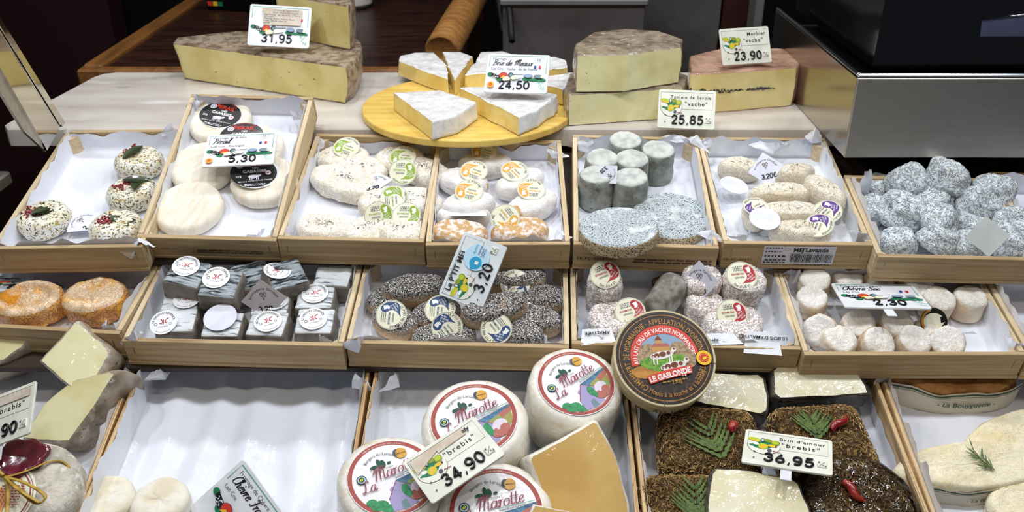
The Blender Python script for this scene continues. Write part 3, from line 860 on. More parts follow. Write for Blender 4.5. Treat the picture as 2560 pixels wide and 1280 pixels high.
def pic_strip(p, x0, x1, y, h):
    """band of grapes, round red cheese, wedges and sausages on leaves"""
    w = x1 - x0; f = lambda t: x0 + w * t
    for t, dy, rx, ry in ((.04, .3, .05, .3), (.2, -.5, .05, .22), (.66, -.35, .06, .25), (.76, -.4, .08, .2), (.86, -.4, .08, .2), (.95, -.4, .06, .2), (.7, .2, .06, .2)):
        p.ell(f(t), y + dy * h, rx * w, ry * h, 'green', -10)
    rr = random.Random(4)
    p.poly([(f(.06), y + .5 * h), (f(.2), y + .25 * h), (f(.2), y - .45 * h), (f(.1), y - .15 * h), (f(.05), y + .1 * h)], 'ink')
    for i in range(14): p.ell(f(rr.uniform(.08, .19)), y + rr.uniform(-.25, .3) * h, .008 * w, .05 * h, 'white_ink', n=8)
    p.ell(f(.27), y + .1 * h, .075 * w, .5 * h, 'ink'); p.ell(f(.27), y + .1 * h, .07 * w, .46 * h, 'red')
    p.poly([(f(.22), y - .35 * h), (f(.27), y + .1 * h), (f(.34), y - .2 * h)], 'yellow')
    for t, dy, rx, ry, m in ((.33, -.4, .07, .35, 'stk'), (.4, .15, .05, .4, 'ink'), (.41, .12, .04, .3, 'greyblue'), (.46, -.2, .06, .3, 'stk'), (.53, -.25, .05, .2, 'stk_white')):
        p.ell(f(t), y + dy * h, rx * w, ry * h, m, 15)
    p.line([(f(.3), y - .75 * h), (f(.45), y - .55 * h), (f(.58), y - .3 * h)], .05 * h, 'ink')
    p.line([(f(.45), y + .2 * h), (f(.62), y + .3 * h)], .09 * h, 'ink')
    p.ell(f(.7), y + .05 * h, .075 * w, .32 * h, 'ink'); p.ell(f(.7), y + .08 * h, .068 * w, .26 * h, 'sky')
    p.ell(f(.88), y - .02 * h, .085 * w, .28 * h, 'ink', -6); p.ell(f(.88), y - .02 * h, .078 * w, .22 * h, 'greyblue', -6); p.ell(f(.94), y - .05 * h, .025 * w, .2 * h, 'stk')
def pic_oval(p, cx, cy, w, h):
    """oval cheese board in yellow and green"""
    p.ell(cx, cy - .1 * h, .5 * w, .5 * h, 'ink', a0=175, a1=365, n=30)
    p.ell(cx, cy - .1 * h, .488 * w, .478 * h, 'tag_cream', a0=175, a1=365, n=30)
    for x, y, rx, ry, m, r in ((-.05, -.1, .3, .2, 'green', 5), (.18, .05, .26, .16, 'green', 10), (-.25, -.15, .2, .06, 'green', -8), (-.3, .22, .2, .1, 'lime', -12), (-.3, .15, .2, .04, 'yellow', -12),
                               (-.05, .2, .07, .14, 'green_dk', 0), (-.05, .22, .04, .08, 'card', 0), (.12, .22, .13, .1, 'olive', -15), (.34, .12, .13, .15, 'olive', -20), (.33, .14, .1, .1, 'lime', -20),
                               (-.25, -.05, .1, .07, 'white_ink', -10), (-.02, -.16, .15, .17, 'lime', 5), (.0, -.14, .11, .11, 'yellow', 5), (-.1, -.24, .05, .08, 'yellow', 20), (.24, -.08, .15, .07, 'yellow', -5), (.36, -.1, .03, .05, 'ink', 0), (.18, -.36, .07, .08, 'ink_soft', 0)):
        p.ell(cx + x * w, cy + y * h, rx * w, ry * h, m, r, n=16)
    p.line([(cx + .28 * w, cy - .38 * h), (cx + .52 * w, cy - .42 * h)], .03 * h, 'pink_line')
def price_tag(label, M, W_, style, price, small='', title='', sub='', unit='Kg', extra=None, board=None, spike=True, asp=1.4, group='cheese price tags'):
    H = W_ / asp
    T = thing('price_tag', label, 'price tag', M, group)
    mb = MB(); plate(mb, rounded(W_, H, W_ * .035), -.0024, 0, board or ('tag_white' if style == 'n' else 'tag_cream')); mb.obj('board', T)
    p = PR(.0001)
    w, h = W_, H
    if style == 'n':
        a = .012 * w
        for pts in ([(-.455 * w, .17 * h), (-.455 * w, .445 * h), (.455 * w, .445 * h), (.455 * w, .0 * h)],): p.line(pts, a, 'green_line')
        if small: p.text(small, -.41 * w, .345 * h, .062 * w, 'ink_soft')
        if title: p.script(title, -.41 * w, .2 * h, .108 * w, 'ink', w=.10)
        if sub: p.text(sub, -.42 * w, .08 * h, .058 * w, 'ink')
        p.rect(.26 * w, .13 * h, .295 * w, .2 * h, 'flag_blue'); p.rect(.335 * w, .13 * h, .37 * w, .2 * h, 'flag_red')
        pic_strip(p, -.46 * w, .46 * w, -.1 * h, .17 * h)
        p.line([(.36 * w, -.37 * h), (.43 * w, -.22 * h)], .006 * w, 'mint')
        p.text('€', .34 * w, -.27 * h, .07 * w, 'mint'); p.text(unit, .39 * w, -.41 * h, .06 * w, 'mint')
    else:
        bt = .005 * w
        p.line([(-.46 * w, .43 * h), (.45 * w, .43 * h), (.45 * w, .0), (-.46 * w, .0)], bt, 'ink', closed=True)
        if title: p.text(title, .42 * w, .27 * h, .098 * w if len(title) < 12 else .082 * w, 'ink', 'r', track=.008 * w, bold=.012)
        if sub: p.text(sub, .36 * w, .09 * h, .105 * w, 'ink', 'r', track=.014 * w, bold=.012)
        pic_oval(p, -.27 * w, .1 * h, .38 * w, .5 * h)
        for y in (-.16, -.34): p.ell(-.37 * w, y * h, .011 * w, mat='ink', n=10)
    if extra: extra(p, w, h)
    p.obj('printing', T)
    if style == 'n':
        n = len(price.replace(',', ''))
        numerals(T, price, (-.27 if n == 4 else -.13) * w, -.4 * h, .135 * w, .0008, .095, .84)
    else:
        numerals(T, price, -.25 * w, -.38 * h, .15 * w, .0012, .1, .86)
        U = MB(); plate(U, rounded(.105 * w, .15 * h, .012 * w), 0, .0016, 'tag_cream')
        tM = M @ Matrix.Translation((.385 * w, -.27 * h, 0))
        u = U.obj('unit_tile', T, tM)
        q = PR(.0017); q.line([(-.03 * w, -.05 * h), (.03 * w, .06 * h)], .006 * w, 'ink'); q.text('€', -.047 * w, .015 * h, .05 * w, 'ink'); q.text(unit, .0, -.055 * h, .045 * w, 'ink')
        q.obj('unit_printing', u, tM)
    if spike:
        box('holder', -.008, .008, -.0045 , -.0026, 0, .001, 'tag_white', T, M @ Matrix.Translation((0, -H / 2 + .012, -.0024)) , b=0) if False else None
        mb = MB(); mb.add(*bevbox(-.006, .006, -H / 2 - .018, -H / 2 + .014, -.004, -.0025, .0003), 'tag_white'); mb.obj('spike', T)
    return T
def goat(p, cx, cy, s, mat='ink', w=.0004):
    L = lambda pts, k=1: p.line([(cx + x * s, cy + y * s) for x, y in pts], w * k, mat, smooth=True)
    L([(-.22, .3), (-.2, -.1), (-.08, -.5), (.06, -.52), (.16, -.1), (.24, .28)])
    L([(-.14, .35), (-.3, .9), (-.6, .85), (-.7, .45)]); L([(-.02, .38), (-.2, 1.05), (-.62, 1.02), (-.8, .5)])
    L([(.12, .35), (.3, .9), (.6, .85), (.7, .45)]); L([(.02, .38), (.2, 1.05), (.6, 1.02), (.8, .5)])
    L([(-.22, .3), (-.55, .2), (-.6, .02), (-.24, .12)]); L([(.24, .28), (.55, .2), (.6, .02), (.24, .12)])
    p.ell(cx - .09 * s, cy + .1 * s, .05 * s, mat=mat, n=8); p.ell(cx + .12 * s, cy + .1 * s, .05 * s, mat=mat, n=8); p.ell(cx, cy - .42 * s, .07 * s, mat=mat, n=8)
    L([(-.05, -.52), (0, -.85), (.06, -.52)])
def card(label, M, s, price='3,20', mat='card', extra='', blank=False, prot=0, group='diamond paper cards'):
    """square paper card that stands on its point; +y of the card is its upper corner's side"""
    mb = MB(); h = s / 2
    mb.add([(-h, -h, -.0004), (h, -h, -.0004), (h, h, -.0004), (-h, h, -.0004), (-h, -h, 0), (h, -h, 0), (h, h, 0), (-h, h, 0)],
           [[0, 3, 2, 1], [4, 5, 6, 7], [0, 1, 5, 4], [1, 2, 6, 5], [2, 3, 7, 6], [3, 0, 4, 7]], 'card_back' if blank else mat)
    T = thing('paper_card', label, 'card', M, group)
    mb.obj('paper', T)
    if not blank:
        p = PR(.0001); d = s * 1.4142
        p.arc('Fromagerie Gandolf', d * .27, 90, d * .085, 'ink', cx=0, cy=-.03 * d, track=.0002)
        goat(p, 0, .07 * d, d * .1, 'brown_ink')
        if price: p.hand(price, -d * .15, -d * .3, d * .13, 'ink', w=.2)
        if extra: p.text(extra, 0, -d * .14, d * .06, 'pink_line', 'c')
        p.obj('printing', T, M @ Matrix.Rotation(R(-45 + prot), 4, 'Z'))
    return T
def mej_print(col, word, low=''):
    p = PR(.0006); r = .0205
    p.ring(0, 0, r * .95, r * .965, 'ink_soft', n=40)
    # comma that follows the rim, its round head low down
    pts = crom([(.34, .5), (.05, .56), (-.2, .66), (-.56, .66), (-.82, .34), (-.9, -.08), (-.74, -.46), (-.46, -.5), (-.3, -.28), (-.32, .02), (-.22, .26), (.04, .42)], 4, True)
    p.poly([(v.x * r, v.y * r) for v in pts], col)
    p.poly([(x * r, y * r) for x, y in ((-.78, -.3), (-.48, -.34), (-.5, -.12), (-.4, -.02), (-.56, .08), (-.72, -.04))], 'white_ink')
    for i, t in enumerate(('MON', 'CHÈVRE', '& AB')): p.text(t, -.68 * r + i * .03 * r, .42 * r - i * .16 * r, .15 * r, 'white_ink', bold=.01, rot=10)
    p.arc(word, r * .74, 55 if len(word) < 14 else 45, r * .22, 'ink', track=.0001, sx=.85)
    p.text('FERMIER', -.1 * r, .1 * r, .17 * r, 'ink_soft', rot=-22); p.text('FROMAGE', -.22 * r, -.12 * r, .18 * r, col, rot=-22, bold=.01)
    p.micro(-.15 * r, -.4 * r, .5 * r, 3, .12 * r, 'ink_soft', -22)
    return p.mb.mesh('sticker_print')
_disc = {}
def sticker_mesh(mat, r=.0205, bend=0):
    mb = MB(); n = 36; V = []; F = []
    for k, (q, z) in enumerate(((0, .0005), (.5, .0005), (1, .0005), (1, 0))):
        for i in range(n):
            a = 2 * math.pi * i / n; x, y = r * max(q, .01) * math.cos(a), r * max(q, .01) * math.sin(a)
            V.append((x, y, z))
    F.append(list(range(n)))
    for k in range(3): F += [[(k) * n + i, (k + 1) * n + i, (k + 1) * n + (i + 1) % n, k * n + (i + 1) % n] for i in range(n)]
    F.append([3 * n + i for i in range(n)][::-1])
    mb.add(V, F, mat)
    return mb.mesh('sticker')
STK = {}
def sticker(parent, M, kind):
    if kind not in STK:
        if kind == 'plain': STK[kind] = (sticker_mesh('stk_white'), None)
        elif kind == 'back': STK[kind] = (sticker_mesh('card', .0215), None)
        else:
            col, word = {'green': ('s_green', "MEJ'OTHYM"), 'orange': ('s_orange', "LE P'TIT MEJ"), 'blue': ('s_blue', "LE P'TIT MEJ CENDRÉ"), 'red': ('s_red', "LE P'TIT MEJ"), 'purple': ('s_purple', "MEJ'LAVANDE"),
                         'griz': (None, None), 'gold': (None, None)}[kind]
            if kind == 'griz':
                p = PR(.0006); r = .018
                p.arc('LE GRIZOU CÉVENOL', r * .7, 90, r * .23, 'ink', bold=.012, sx=.95)
                p.line([(-.22 * r, .28 * r), (-.08 * r, .12 * r), (-.12 * r, -.1 * r), (-.28 * r, -.05 * r)], .06 * r, 's_red', smooth=True); p.line([(-.02 * r, .28 * r), (.02 * r, .05 * r), (-.02 * r, -.2 * r)], .05 * r, 's_red', smooth=True)
                p.line([(.38 * r, .3 * r), (.18 * r, .2 * r), (.14 * r, -.02 * r), (.3 * r, -.06 * r)], .06 * r, 's_red', smooth=True)
                p.ring(-.55 * r, -.08 * r, .09 * r, .12 * r, 'ink_soft', n=16); p.ring(.5 * r, -.2 * r, .08 * r, .1 * r, 'ink_soft', n=14)
                p.text('la fromagerie', 0, -.4 * r, .13 * r, 'ink_soft', 'c'); p.arc('lait cru de chèvre entier', r * .86, 270, r * .12, 'ink_soft', below=True)
                STK[kind] = (sticker_mesh('stk_white', r), p.mb.mesh('sticker_print'))
            elif kind == 'gold':
                p = PR(.0006); r = .018
                p.ell(0, 0, .8 * r, .62 * r, 'stk', 20); p.ring(0, 0, .78 * r, .96 * r, 'gold_ink', 130, 300, 30)
                p.poly([(.3 * r, .5 * r), (.5 * r, .1 * r), (.75 * r, .3 * r), (.6 * r, -.2 * r), (.9 * r, -.1 * r), (.6 * r, .7 * r)], 'stk_black')
                STK[kind] = (sticker_mesh('stk_black', r), p.mb.mesh('sticker_print'))
            else: STK[kind] = (sticker_mesh('stk'), mej_print(col, word))
    a, b = STK[kind]
    s = link('sticker', a, parent, M)
    if b: link('sticker_print', b, s, M)
    return s
def share(cache, key, build):
    if key not in cache: cache[key] = build()
    return cache[key]
MESH = {}
def cheese(name, label, M, key, build, group=None, part='body', cat='cheese'):
    """a cheese of one mesh, or with stickers on it, its body a part"""
    me = share(MESH, key, lambda: build().mesh(name))
    return tag(link(name, me, None, M), label, cat, group)
# ------------------------------------------------------------------ the setting
struct(box('floor', -3, 3, -1, 4.2, -1.45, -1.4, 'void', b=0))
struct(box('wall_back', -3, 3, 3.4, 3.45, -1.4, 1.6, 'void', b=0))
struct(box('wall_left', -2.3, -2.25, -1, 3.4, -1.4, 1.6, 'void', b=0))
struct(box('wall_right', 2.25, 2.3, -1, 3.4, -1.4, 1.6, 'void', b=0))
def pxm(px, py, Y): d = ray(px, py); return d * (Y / d.y)
struct(box('trim_1', -1.75, -1.2, 2.75, 2.85, -1.4, 1.2, 'void_red', b=0))
# stepped stand under the crates: one tilted shelf for each row
for k, (y0, y1, xl) in (('r2', (.006, .30, -.725)), ('r3', (.006, .23, -.84)), ('r4', (-.25, .21, -.86))):
    p = PL[k]; M = p.r.to_4x4(); M.translation = p.o
    o = box('display_shelf', xl, 1.0, y0, y1, -.0085, -.0005, 'shelf', None, M)
    tag(o, {'r2': 'dark sloping shelf under the upper row of crates', 'r3': 'dark sloping shelf under the middle row of crates', 'r4': 'dark sloping shelf under the lower row of crates'}[k], 'shelf', None)
st = thing('display_stand', 'dark wooden stand which carries the sloping shelves', 'stand', Matrix.Translation((0, 1.0, -1.4)))
for x in (-.6, .6):
    pts = [(.74, -1.4), (.74, -.80), (1.188, -.6965), (1.20, -.635), (1.204, -.575), (1.36, -.540), (1.36, -1.4)]
    mb = MB(); V = [(x + s * .01, y, z) for s in (-1, 1) for y, z in pts]; n = len(pts)
    mb.add(V, [list(range(n)), [n + i for i in range(n)][::-1]] + [[i, n + i, n + (i + 1) % n, (i + 1) % n] for i in range(n)], 'shelf')
    mb.obj('side_panel', st, Matrix.Identity(4))
# marble slab with a rounded back corner
def slab():
    a = P('mb', 6, 300); b = P('mb', 178, 181); e = P('mb', 205, 180); z = -.475
    pts = [(-.655, 1.378), (1.15, 1.378), (1.15, 1.70)] + [(-.745, 1.70), (-.765, 1.695), (-.78, 1.68)] + [(-.80, 1.43), (-.79, 1.39), (-.77, 1.378)]
    pts = [(-.80, 1.378), (1.15, 1.378), (1.15, 1.70), (-.755, 1.70), (-.775, 1.692), (-.785, 1.67), (-.815, 1.40)]
    n = len(pts); mb = MB()
    cx, cy = .15, 1.54
    rings = [(-.03, 1), (-.008, 1), (-.003, .999), (0, .994)]
    V = [(cx + (x - cx) * k, cy + (y - cy) * (k if k > .995 else .985), z + dz) for dz, k in rings for x, y in pts]
    F = [list(range(n))[::-1], [3 * n + i for i in range(n)]]
    for a_ in range(3): F += [[a_ * n + i, a_ * n + (i + 1) % n, (a_ + 1) * n + (i + 1) % n, (a_ + 1) * n + i] for i in range(n)]
    mb.add(V, F, 'marble')
    return mb
o = slab().obj('marble_slab'); tag(o, 'pale grey-veined marble slab behind the upper row of crates', 'slab')
o = box('slab_support', -.74, 1.1, 1.40, 1.69, -1.4, -.506, 'black_matte', b=0); tag(o, 'black plinth under the marble slab', 'plinth')
# dark table behind, with lighter wooden edges
T = thing('dark_table', 'dark brown wooden table with pale edging behind the marble slab', 'table', Matrix.Translation((-.46, 2.2, -.49)))
box('table_top', -.79, -.10, 1.735, 3.2, -.52, -.478, 'table_dark', T, Matrix.Identity(4), b=.001)
box('front_edge', -.83, -.07, 1.705, 1.733, -.525, -.472, 'table_edge', T, Matrix.Identity(4), b=.004)
box('side_edge', -.83, -.792, 1.735, 3.2, -.525, -.470, 'table_edge', T, Matrix.Identity(4), b=.004)
for x, y in ((-.78, 1.8), (-.12, 1.8), (-.78, 3.1), (-.12, 3.1)): box('leg', x - .025, x + .025, y - .025, y + .025, -1.4, -.521, 'table_dark', T, Matrix.Identity(4))
mb = MB(); q0, q1 = Vector((-.14, 1.78, -.457)), Vector((-.085, 2.28, -.43))
tube(mb, [q0 + (q1 - q0) * t for t in (0, .02, .3, .6, .98, 1)], [.030, .034, .035, .035, .034, .031], 'roll_wood', 20)
tag(mb.obj('wooden_roller'), 'tan wooden roller lying at the edge of the dark table', 'roller')
mb = MB()
tube(mb, crom([(-.02, 2.05, -.48), (-.035, 2.1, -.4), (-.06, 2.2, -.36), (-.12, 2.3, -.35), (-.2, 2.45, -.40), (-.34, 2.55, -.46)], 6), .006, 'black_matte', 7)
tag(mb.obj('power_cable'), 'black cable looped over the wooden roller', 'cable')
mb = MB(); tube(mb, crom([(.0, 1.92, -.47), (-.01, 2.0, -.40), (-.05, 2.2, -.33), (-.06, 2.4, -.30), (-.06, 2.6, -.47)], 6), .007, 'black_matte', 7)
tag(mb.obj('power_cable'), 'black cable hanging down beside the grey cabinet', 'cable')
# enamel pot and black card reader on the table
c = Vector((-.395, 2.31, -.478))
T = thing('enamel_pot', 'white enamel pot with a dark foot on the dark table', 'pot', Matrix.Translation(c))
d = disc(.047, .11, .006, seg=36, amp=0, top='enamel'); d.obj('body', T, Matrix.Translation(c + Vector((0, 0, .006))))
d = disc(.0475, .006, .002, seg=36, amp=0, top='black_matte'); d.obj('foot', T)
c = Vector((-.68, 2.30, -.478))
T = thing('card_reader', 'black card reader with coloured lights on the dark table', 'reader', Matrix.Translation(c) @ Matrix.Rotation(R(-12), 4, 'Z'))
box('body', -.06, .12, -.05, .06, 0, .05, 'black_gloss', T, b=.004)
for i, m in enumerate(('red', 'yellow', 'green')): box('key', -.052 + i * .014, -.041 + i * .014, -.052, -.049, .012, .022, m, T, b=0)
# grey cabinet behind the brie and the panels to its right
T = thing('grey_cabinet', 'dark grey metal cabinet behind the brie board', 'cabinet', Matrix.Translation((.1, 2.1, -1.4)))
box('body', -.02, .285, 1.98, 2.4, -.9, -.408, 'grey_dark', T, Matrix.Identity(4), b=.002)
box('top', -.026, .29, 1.97, 2.4, -.4075, -.394, 'grey_paint', T, Matrix.Identity(4), b=.003)
box('foot', 0, .27, 2.0, 2.38, -1.4, -.901, 'black_matte', T, Matrix.Identity(4), b=0)
struct(box('trim_2', .295, .52, 2.3, 2.36, -1.4, .6, 'grey_dark', b=.002))
struct(box('trim_3', .525, .60, 2.3, 2.36, -1.4, .6, 'brown_dark', b=.002))
struct(box('trim_4', .585, .605, 2.22, 2.29, -1.4, .6, 'grey_paint', b=.002))
# steel weighing box with a black scale on it
T = thing('steel_box', 'brushed stainless steel box overhanging the crates', 'box', Matrix.Translation((.8, 1.45, -.475)))
x0, x1, y0, y1, z0, z1 = .482, 1.12, 1.244, 1.69, -.474, -.356
box('front_panel', x0, x1, y0, y0 + .003, z0, z1, 'steel', T, Matrix.Identity(4), b=.0012)
box('side_panel', x0, x0 + .003, y0 + .0032, y1, z0, z1, 'steel_soft', T, Matrix.Identity(4), b=.0012)
box('side_panel', x1 - .003, x1, y0 + .0032, y1, z0, z1, 'steel', T, Matrix.Identity(4), b=.0012)
box('base', x0 + .0032, x1 - .0032, y0 + .0032, y1, z0, z0 + .003, 'steel', T, Matrix.Identity(4), b=0)
box('top_lip', x0, x1, y0, y0 + .007, z1 + .0002, z1 + .006, 'steel_edge', T, Matrix.Identity(4), b=.002)
box('top_lip', x0, x0 + .007, y0 + .0072, y1, z1 + .0002, z1 + .005, 'steel_edge', T, Matrix.Identity(4), b=.002)
box('tray_floor', x0 + .0072, x1 - .0072, y0 + .0072, y1, z1 - .03, z1 - .027, 'black_matte', T, Matrix.Identity(4), b=0)
T = thing('black_scale', 'glossy black shop scale standing in the steel box', 'scale', Matrix.Translation((.8, 1.5, -.38)))
mb = MB()
xa, xb, ya, yb = .515, 1.11, 1.285, 1.68
V = [(xa, ya, -.382), (xb, ya, -.382), (xb, yb, -.382), (xa, yb, -.382), (xa + .012, ya + .02, -.06), (xb, ya + .02, -.06), (xb, yb, -.06), (xa + .012, yb, -.06)]
mb.add(V, [[0, 3, 2, 1], [4, 5, 6, 7], [0, 1, 5, 4], [1, 2, 6, 5], [2, 3, 7, 6], [3, 0, 4, 7]], 'black_gloss')
bo = mb.obj('housing', T, Matrix.Identity(4))
for v in bo.data.vertices: v.co.z += .03 if v.index < 4 else 0
q = [pxm(2452, 47, 1.292), pxm(2600, 30, 1.292), pxm(2600, 122, 1.292), pxm(2442, 133, 1.292)]
mb = MB(); V = [tuple(v) for v in q] + [(v.x, v.y - .004, v.z) for v in q]
mb.add(V, [[0, 1, 2, 3], [7, 6, 5, 4], [0, 4, 5, 1], [1, 5, 6, 2], [2, 6, 7, 3], [3, 7, 4, 0]], 'lcd_glass'); mb.obj('display_panel', T, Matrix.Identity(4))
mb = MB(); f = lambda a, b: tuple(q[a] * (1 - b) + q[(a + 1) % 4] * b)
for a in (0, 2):
    u, v = q[a] + Vector((0, -.0042, 0)), q[(a + 1) % 4] + Vector((0, -.0042, 0))
    tube(mb, [u, v], .0012, 'steel_edge', 6)
mb.obj('panel_rim', T, Matrix.Identity(4))
# polished steel upright of the window case
def upright(name, pts, X, t, mat, parent=None):
    w = []
    for px, py in pts:
        d = ray(px, py); w.append(d * (X / d.x))
    mb = MB(); n = len(w)
    V = [tuple(v) for v in w] + [(v.x - t, v.y, v.z) for v in w]
    mb.add(V, [list(range(n)), [n + i for i in range(n)][::-1]] + [[i, n + i, n + (i + 1) % n, (i + 1) % n] for i in range(n)], mat)
    return mb.obj(name, parent, Matrix.Identity(4))
T = thing('steel_upright', 'mirror-polished steel upright at the end of the marble slab', 'upright', Matrix.Translation((-.70, 1.31, -.475)))
upright('mirror_face', [(150, 318), (118, 376), (-60, 60), (-60, -20)], -.700, .004, 'mirror_steel', T)
upright('edge_strip', [(163, 306), (156, 317), (-60, -33), (-60, -55)], -.697, .010, 'mirror_steel', T)
upright('return_face', [(116, 379), (62, 330), (-60, 130), (-60, 66)], -.704, .004, 'steel', T)
o = box('steel_ledge', -.90, -.742, 1.05, 1.26, -.52, -.50, 'steel', b=.003); tag(o, 'dull steel ledge beyond the polished upright', 'ledge')
o = box('ledge_post', -.86, -.77, 1.205, 1.25, -1.4, -.5205, 'black_matte', b=0); tag(o, 'black post under the dull steel ledge', 'post')

# ------------------------------------------------------------------ crates and their paper
C = {}
C['herb'] = crate('crate of herbed fresh cheeses, end of the upper row', 'r2', (-18, 610), (349, 630), (160, 322), (441, 326))
C['perail'] = crate('steeply propped crate holding the flat white Pérail cheeses', 'c2', (340, 590), (690, 606), (472, 236), (779, 240))
C['thym'] = crate('crate of oval cheeses with green stickers', 'r2', (692, 594), (1060, 608), (790, 328), (1098, 345))
C['orange'] = crate('crate of white-dusted oval cheeses with orange stickers', 'r2', (1062, 622), (1426, 602), (1110, 362), (1416, 340))
C['grey'] = crate('crate of grey cylinder cheeses and ash-coated discs', 'r2', (1433, 608), (1800, 624), (1425, 335), (1738, 345))
C['lav'] = crate('crate with a barcode label reading MEJ\'Lavande', 'r2', (1808, 606), (2186, 616), (1752, 345), (2040, 342))
C['rock'] = crate('crate heaped with blue-grey rocklike cheeses', 'r2', (2196, 645), (2600, 648), (2140, 442), (2532, 442), we=.85)
C['end'] = crate('crate at the shop scale end of the upper row, barely seen', 'r2', (2604, 650), (2960, 655), (2536, 437), (2880, 437), we=.85)
C['langres'] = crate('crate of wrinkled orange cheeses', 'r3', (-250, 818), (306, 822), (-80, 630), (425, 632))
C['griz'] = crate('crate of ash-grey cheese cubes with white stickers', 'r3', (302, 852), (858, 866), (425, 632), (900, 645))
C['ptit'] = crate('crate of ash-dusted oval cheeses with blue stickers', 'r3', (862, 860), (1425, 868), (915, 645), (1424, 645))
C['pink'] = crate('crate of pinkish wrinkled cheeses with red stickers', 'r3', (1428, 862), (2004, 872), (1430, 648), (1938, 655))
C['sec'] = crate('crate of small dry white goat cheese drums', 'r3', (2010, 888), (2570, 888), (1944, 665), (2440, 672), we=.85)
C['far'] = crate('crate at the end of the middle row, cut by the edge of view', 'r3', (2574, 890), (3130, 895), (2446, 672), (2950, 680), we=.85)
C['tomme'] = crate('lower crate of wrapped tomme wedges and a sealed wheel', 'r4', (-430, 1275), (212, 1280), (-230, 930), (343, 930), .1, .05, h=.052, t=.005, ply=True)
C['sheet'] = crate('nearly empty lower crate lined with shiny white paper', 'r4', (215, 1280), (868, 1280), (347, 930), (936, 930), .1, .05, h=.052, t=.005, ply=True)
C['marotte'] = crate('lower crate of labelled ewe cheese wheels', 'r4', (874, 1280), (1592, 1280), (940, 930), (1566, 930), .1, .05, h=.052, t=.005, ply=True)
C['brin'] = crate('lower crate of herb-crusted cheeses', 'r4', (1598, 1280), (2314, 1280), (1570, 930), (2178, 930), .1, .05, h=.052, t=.005, ply=True)
C['bouy'] = crate('lower crate of long pale cheeses in printed paper', 'r4', (2320, 1280), (2980, 1280), (2184, 930), (2780, 930), .1, .05, h=.052, t=.005, ply=True)
for k, lab, kw in (('herb', 'white paper under the herbed fresh cheeses', dict(rise=(.036, .03, .030, .030))),
                   ('perail', 'white paper under the Pérail cheeses', dict(rise=(.02, .034, .03, .036))),
                   ('thym', 'white paper under the cheeses with green stickers', dict(rise=(.02, .022, .032, .032))),
                   ('orange', 'white paper under the cheeses with orange stickers', dict(rise=(.034, .028, .03, .032))),
                   ('grey', 'white paper under the grey cylinder cheeses', dict(rise=(.024, .036, .028, .036))),
                   ('lav', 'crinkled print-through paper under the lavender cheeses', dict(rise=(.02, .032, .032, .036), mat='print_paper', wave=.003)),
                   ('rock', 'white paper under the blue-grey rocklike cheeses', dict(rise=(.01, .02, .04, .03))),
                   ('end', 'white paper in the crate beside the rocklike cheeses', {}),
                   ('langres', 'white paper under the wrinkled orange cheeses', dict(rise=(.016, .03, .03, .036))),
                   ('griz', 'white paper under the ash-grey cubes', dict(rise=(.02, .03, .03, .034))),
                   ('ptit', 'white paper under the ash-dusted oval cheeses', dict(rise=(.03, .036, .036, .036))),
                   ('pink', 'printed paper under the pinkish wrinkled cheeses', dict(rise=(.03, .036, .036, .038), mat='print_paper')),
                   ('sec', 'white paper under the dry goat cheese drums', dict(rise=(.02, .034, .036, .036))),
                   ('far', 'white paper in the last crate of the middle row', dict(rise=(.02, .036, .04, .036))),
                   ('tomme', 'white paper under the wrapped tomme wedges', dict(rise=(.03, .04, .03, .05))),
                   ('sheet', 'large wavy sheet of shiny white paper', dict(rise=(.03, .045, .046, .046), mat='wax_paper', corr=.0038, cs=105, n=64)),
                   ('marotte', 'white paper under the labelled ewe cheese wheels', dict(rise=(.03, .05, .05, .04), mat='wax_paper')),
                   ('brin', 'white paper under the herb-crusted cheeses', dict(rise=(.03, .03, .05, .02))),
                   ('bouy', 'white paper under the long pale cheeses', dict(rise=(.03, .05, .056, .04), mat='wax_paper', corr=.001, wave=.003))):
    liner(C[k], lab, seed=hash(k) % 97 if False else sum(map(ord, k)) % 97, **kw)
H4 = .052
